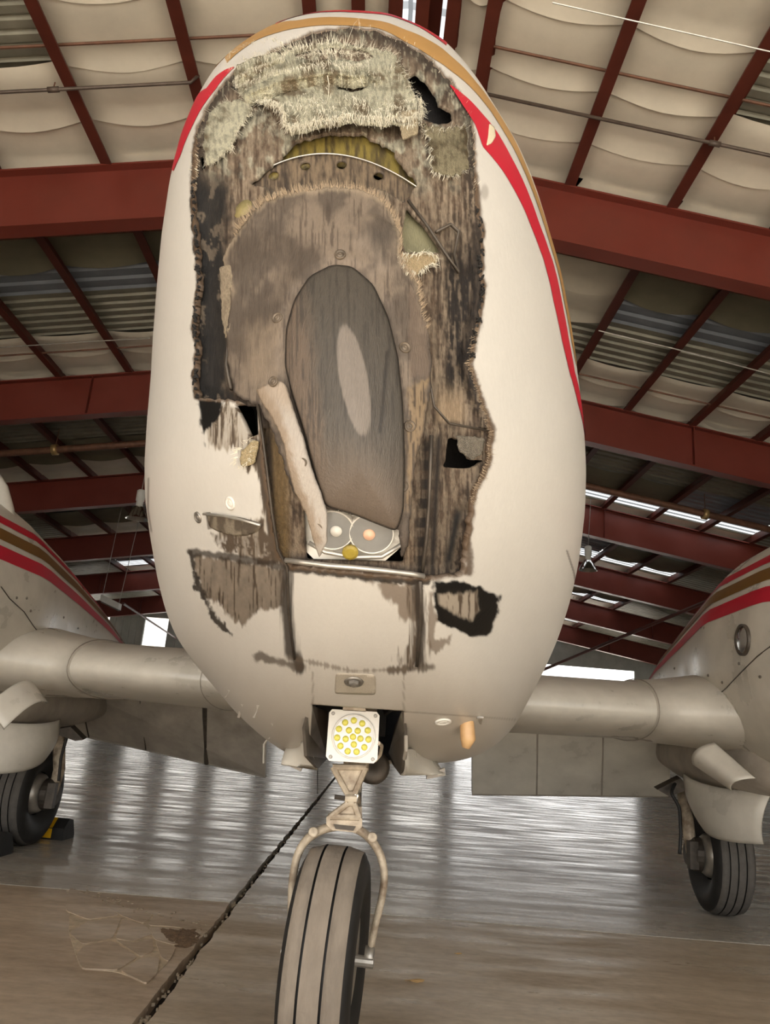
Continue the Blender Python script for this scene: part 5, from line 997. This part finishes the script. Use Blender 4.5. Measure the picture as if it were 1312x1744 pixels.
# hanging bay lamps
def bay_lamp(px, py, Y, label):
    c = at(np.array(float(px)), np.array(float(py)), np.array(float(Y))); r = bpy.data.objects.new('bay_lamp', None); COL.objects.link(r); r.location = tuple(c); r.matrix_basis = Matrix.Translation(r.location)
    MB().lathe([(-.17, .20), (-.155, .195), (-.05, .14), (.04, .085), (.06, .06)], c, (0, 0, 1), 28, False).build('reflector', M['chrome'], r, True)
    MB().lathe([(.06, .05), (.06, .06), (.16, .06), (.16, .075), (.34, .075), (.36, .05), (.36, 0)], c, (0, 0, 1), 20, False).build('ballast_housing', M['plate'], r, True)
    MB().lathe([(-.10, .0), (-.10, .05), (-.02, .06), (.03, .04)], c, (0, 0, 1), 14, False).build('bulb', M['lampface'], r, True)
    MB().tube([c + [0, 0, .35], (c[0] + .05, c[1], zroof(c[0]) - .0)], .008, 6).build('hanging_cord', M['alu'], r)
    return tag(r, label, 'lamp', 'hanging bay lamps')
bay_lamp(236, 868, 13.0, 'bell-shaped hanging bay lamp beside the white nose, over the left nacelle')
bay_lamp(1002, 958, 16.0, 'hanging bay lamp half hidden behind the right edge of the white nose')
# fluorescent strip with its diagonal conduit
a_, b_ = at(np.array(172.), np.array(1012.), np.array(17.)), at(np.array(203.), np.array(1027.), np.array(17.)); r = bpy.data.objects.new('strip_light', None); COL.objects.link(r); r.location = tuple(a_); r.matrix_basis = Matrix.Translation(r.location)
d_ = b_ - a_; MB().plate([a_, b_, b_ + [0, .0, -.14], a_ + [0, 0, -.14]], np.array([0, .2, 0])).build('strip_housing', M['plate'], r); MB().tube([a_ + [0, .1, -.15], b_ + [0, .1, -.15]], .02, 8).build('tube_lamp', M['chrome'], r)
MB().tube([a_ + d_ * .1, (a_[0] + .1, a_[1] + .1, zroof(a_[0]) + .02)], .008, 5).build('hanging_chain', M['alu'], r); MB().tube([b_, (b_[0] + .15, b_[1] + .1, zroof(b_[0]) + .02)], .008, 5).build('hanging_chain', M['alu'], r)
tag(r, 'small strip light hanging on two cords above the left wing', 'lamp')
brace(at(np.array(210.), np.array(1028.), np.array(17.3)), at(np.array(300.), np.array(1087.), np.array(33.5)), .03, 'slanting conduit running down from the strip light')
a_, b_ = at(np.array(992.), np.array(1113.), np.array(24.)), at(np.array(1205.), np.array(1024.), np.array(19.)); brace(a_ + (a_ - b_) * 1.92, b_ + (b_ - a_) * .30, .05, 'long slanting brace rod above the bright open doorway')
# dark cable coil lying on the roof insulation
t = np.linspace(0, 6 * math.pi, 90); tag(MB().tube(np.stack([1.95 + .30 * np.cos(t), 7.35 + .12 * np.sin(t), zroof(1.95) - .06 - SL * .3 * np.cos(t) + .004 * np.sin(3 * t)], -1), .014, 6).build('cable_coil', M['black'], None), 'dark oval cable coil tucked under the roof beside the first red rafter', 'cable')
# leaves and scraps on the floor
for (x, y, sc, lb) in ((706, 1671, .026, 'dry yellow leaf on the concrete right of the nose tyre'), (780, 1624, .012, 'tiny pale scrap on the concrete beyond the dry leaf')):
    c = on_z(np.array(float(x)), np.array(float(y))); o = MB().plate([c + sc * np.array([math.cos(a) * (1 + .3 * math.sin(3 * a)), .5 * math.sin(a), .08 + .1 * math.sin(2 * a)]) for a in np.linspace(0, 2 * math.pi, 14, endpoint=False)], np.array([0, 0, -.0015])).build('dry_leaf', M['leafc'], None); tag(o, lb, 'leaf', 'scraps on the floor')
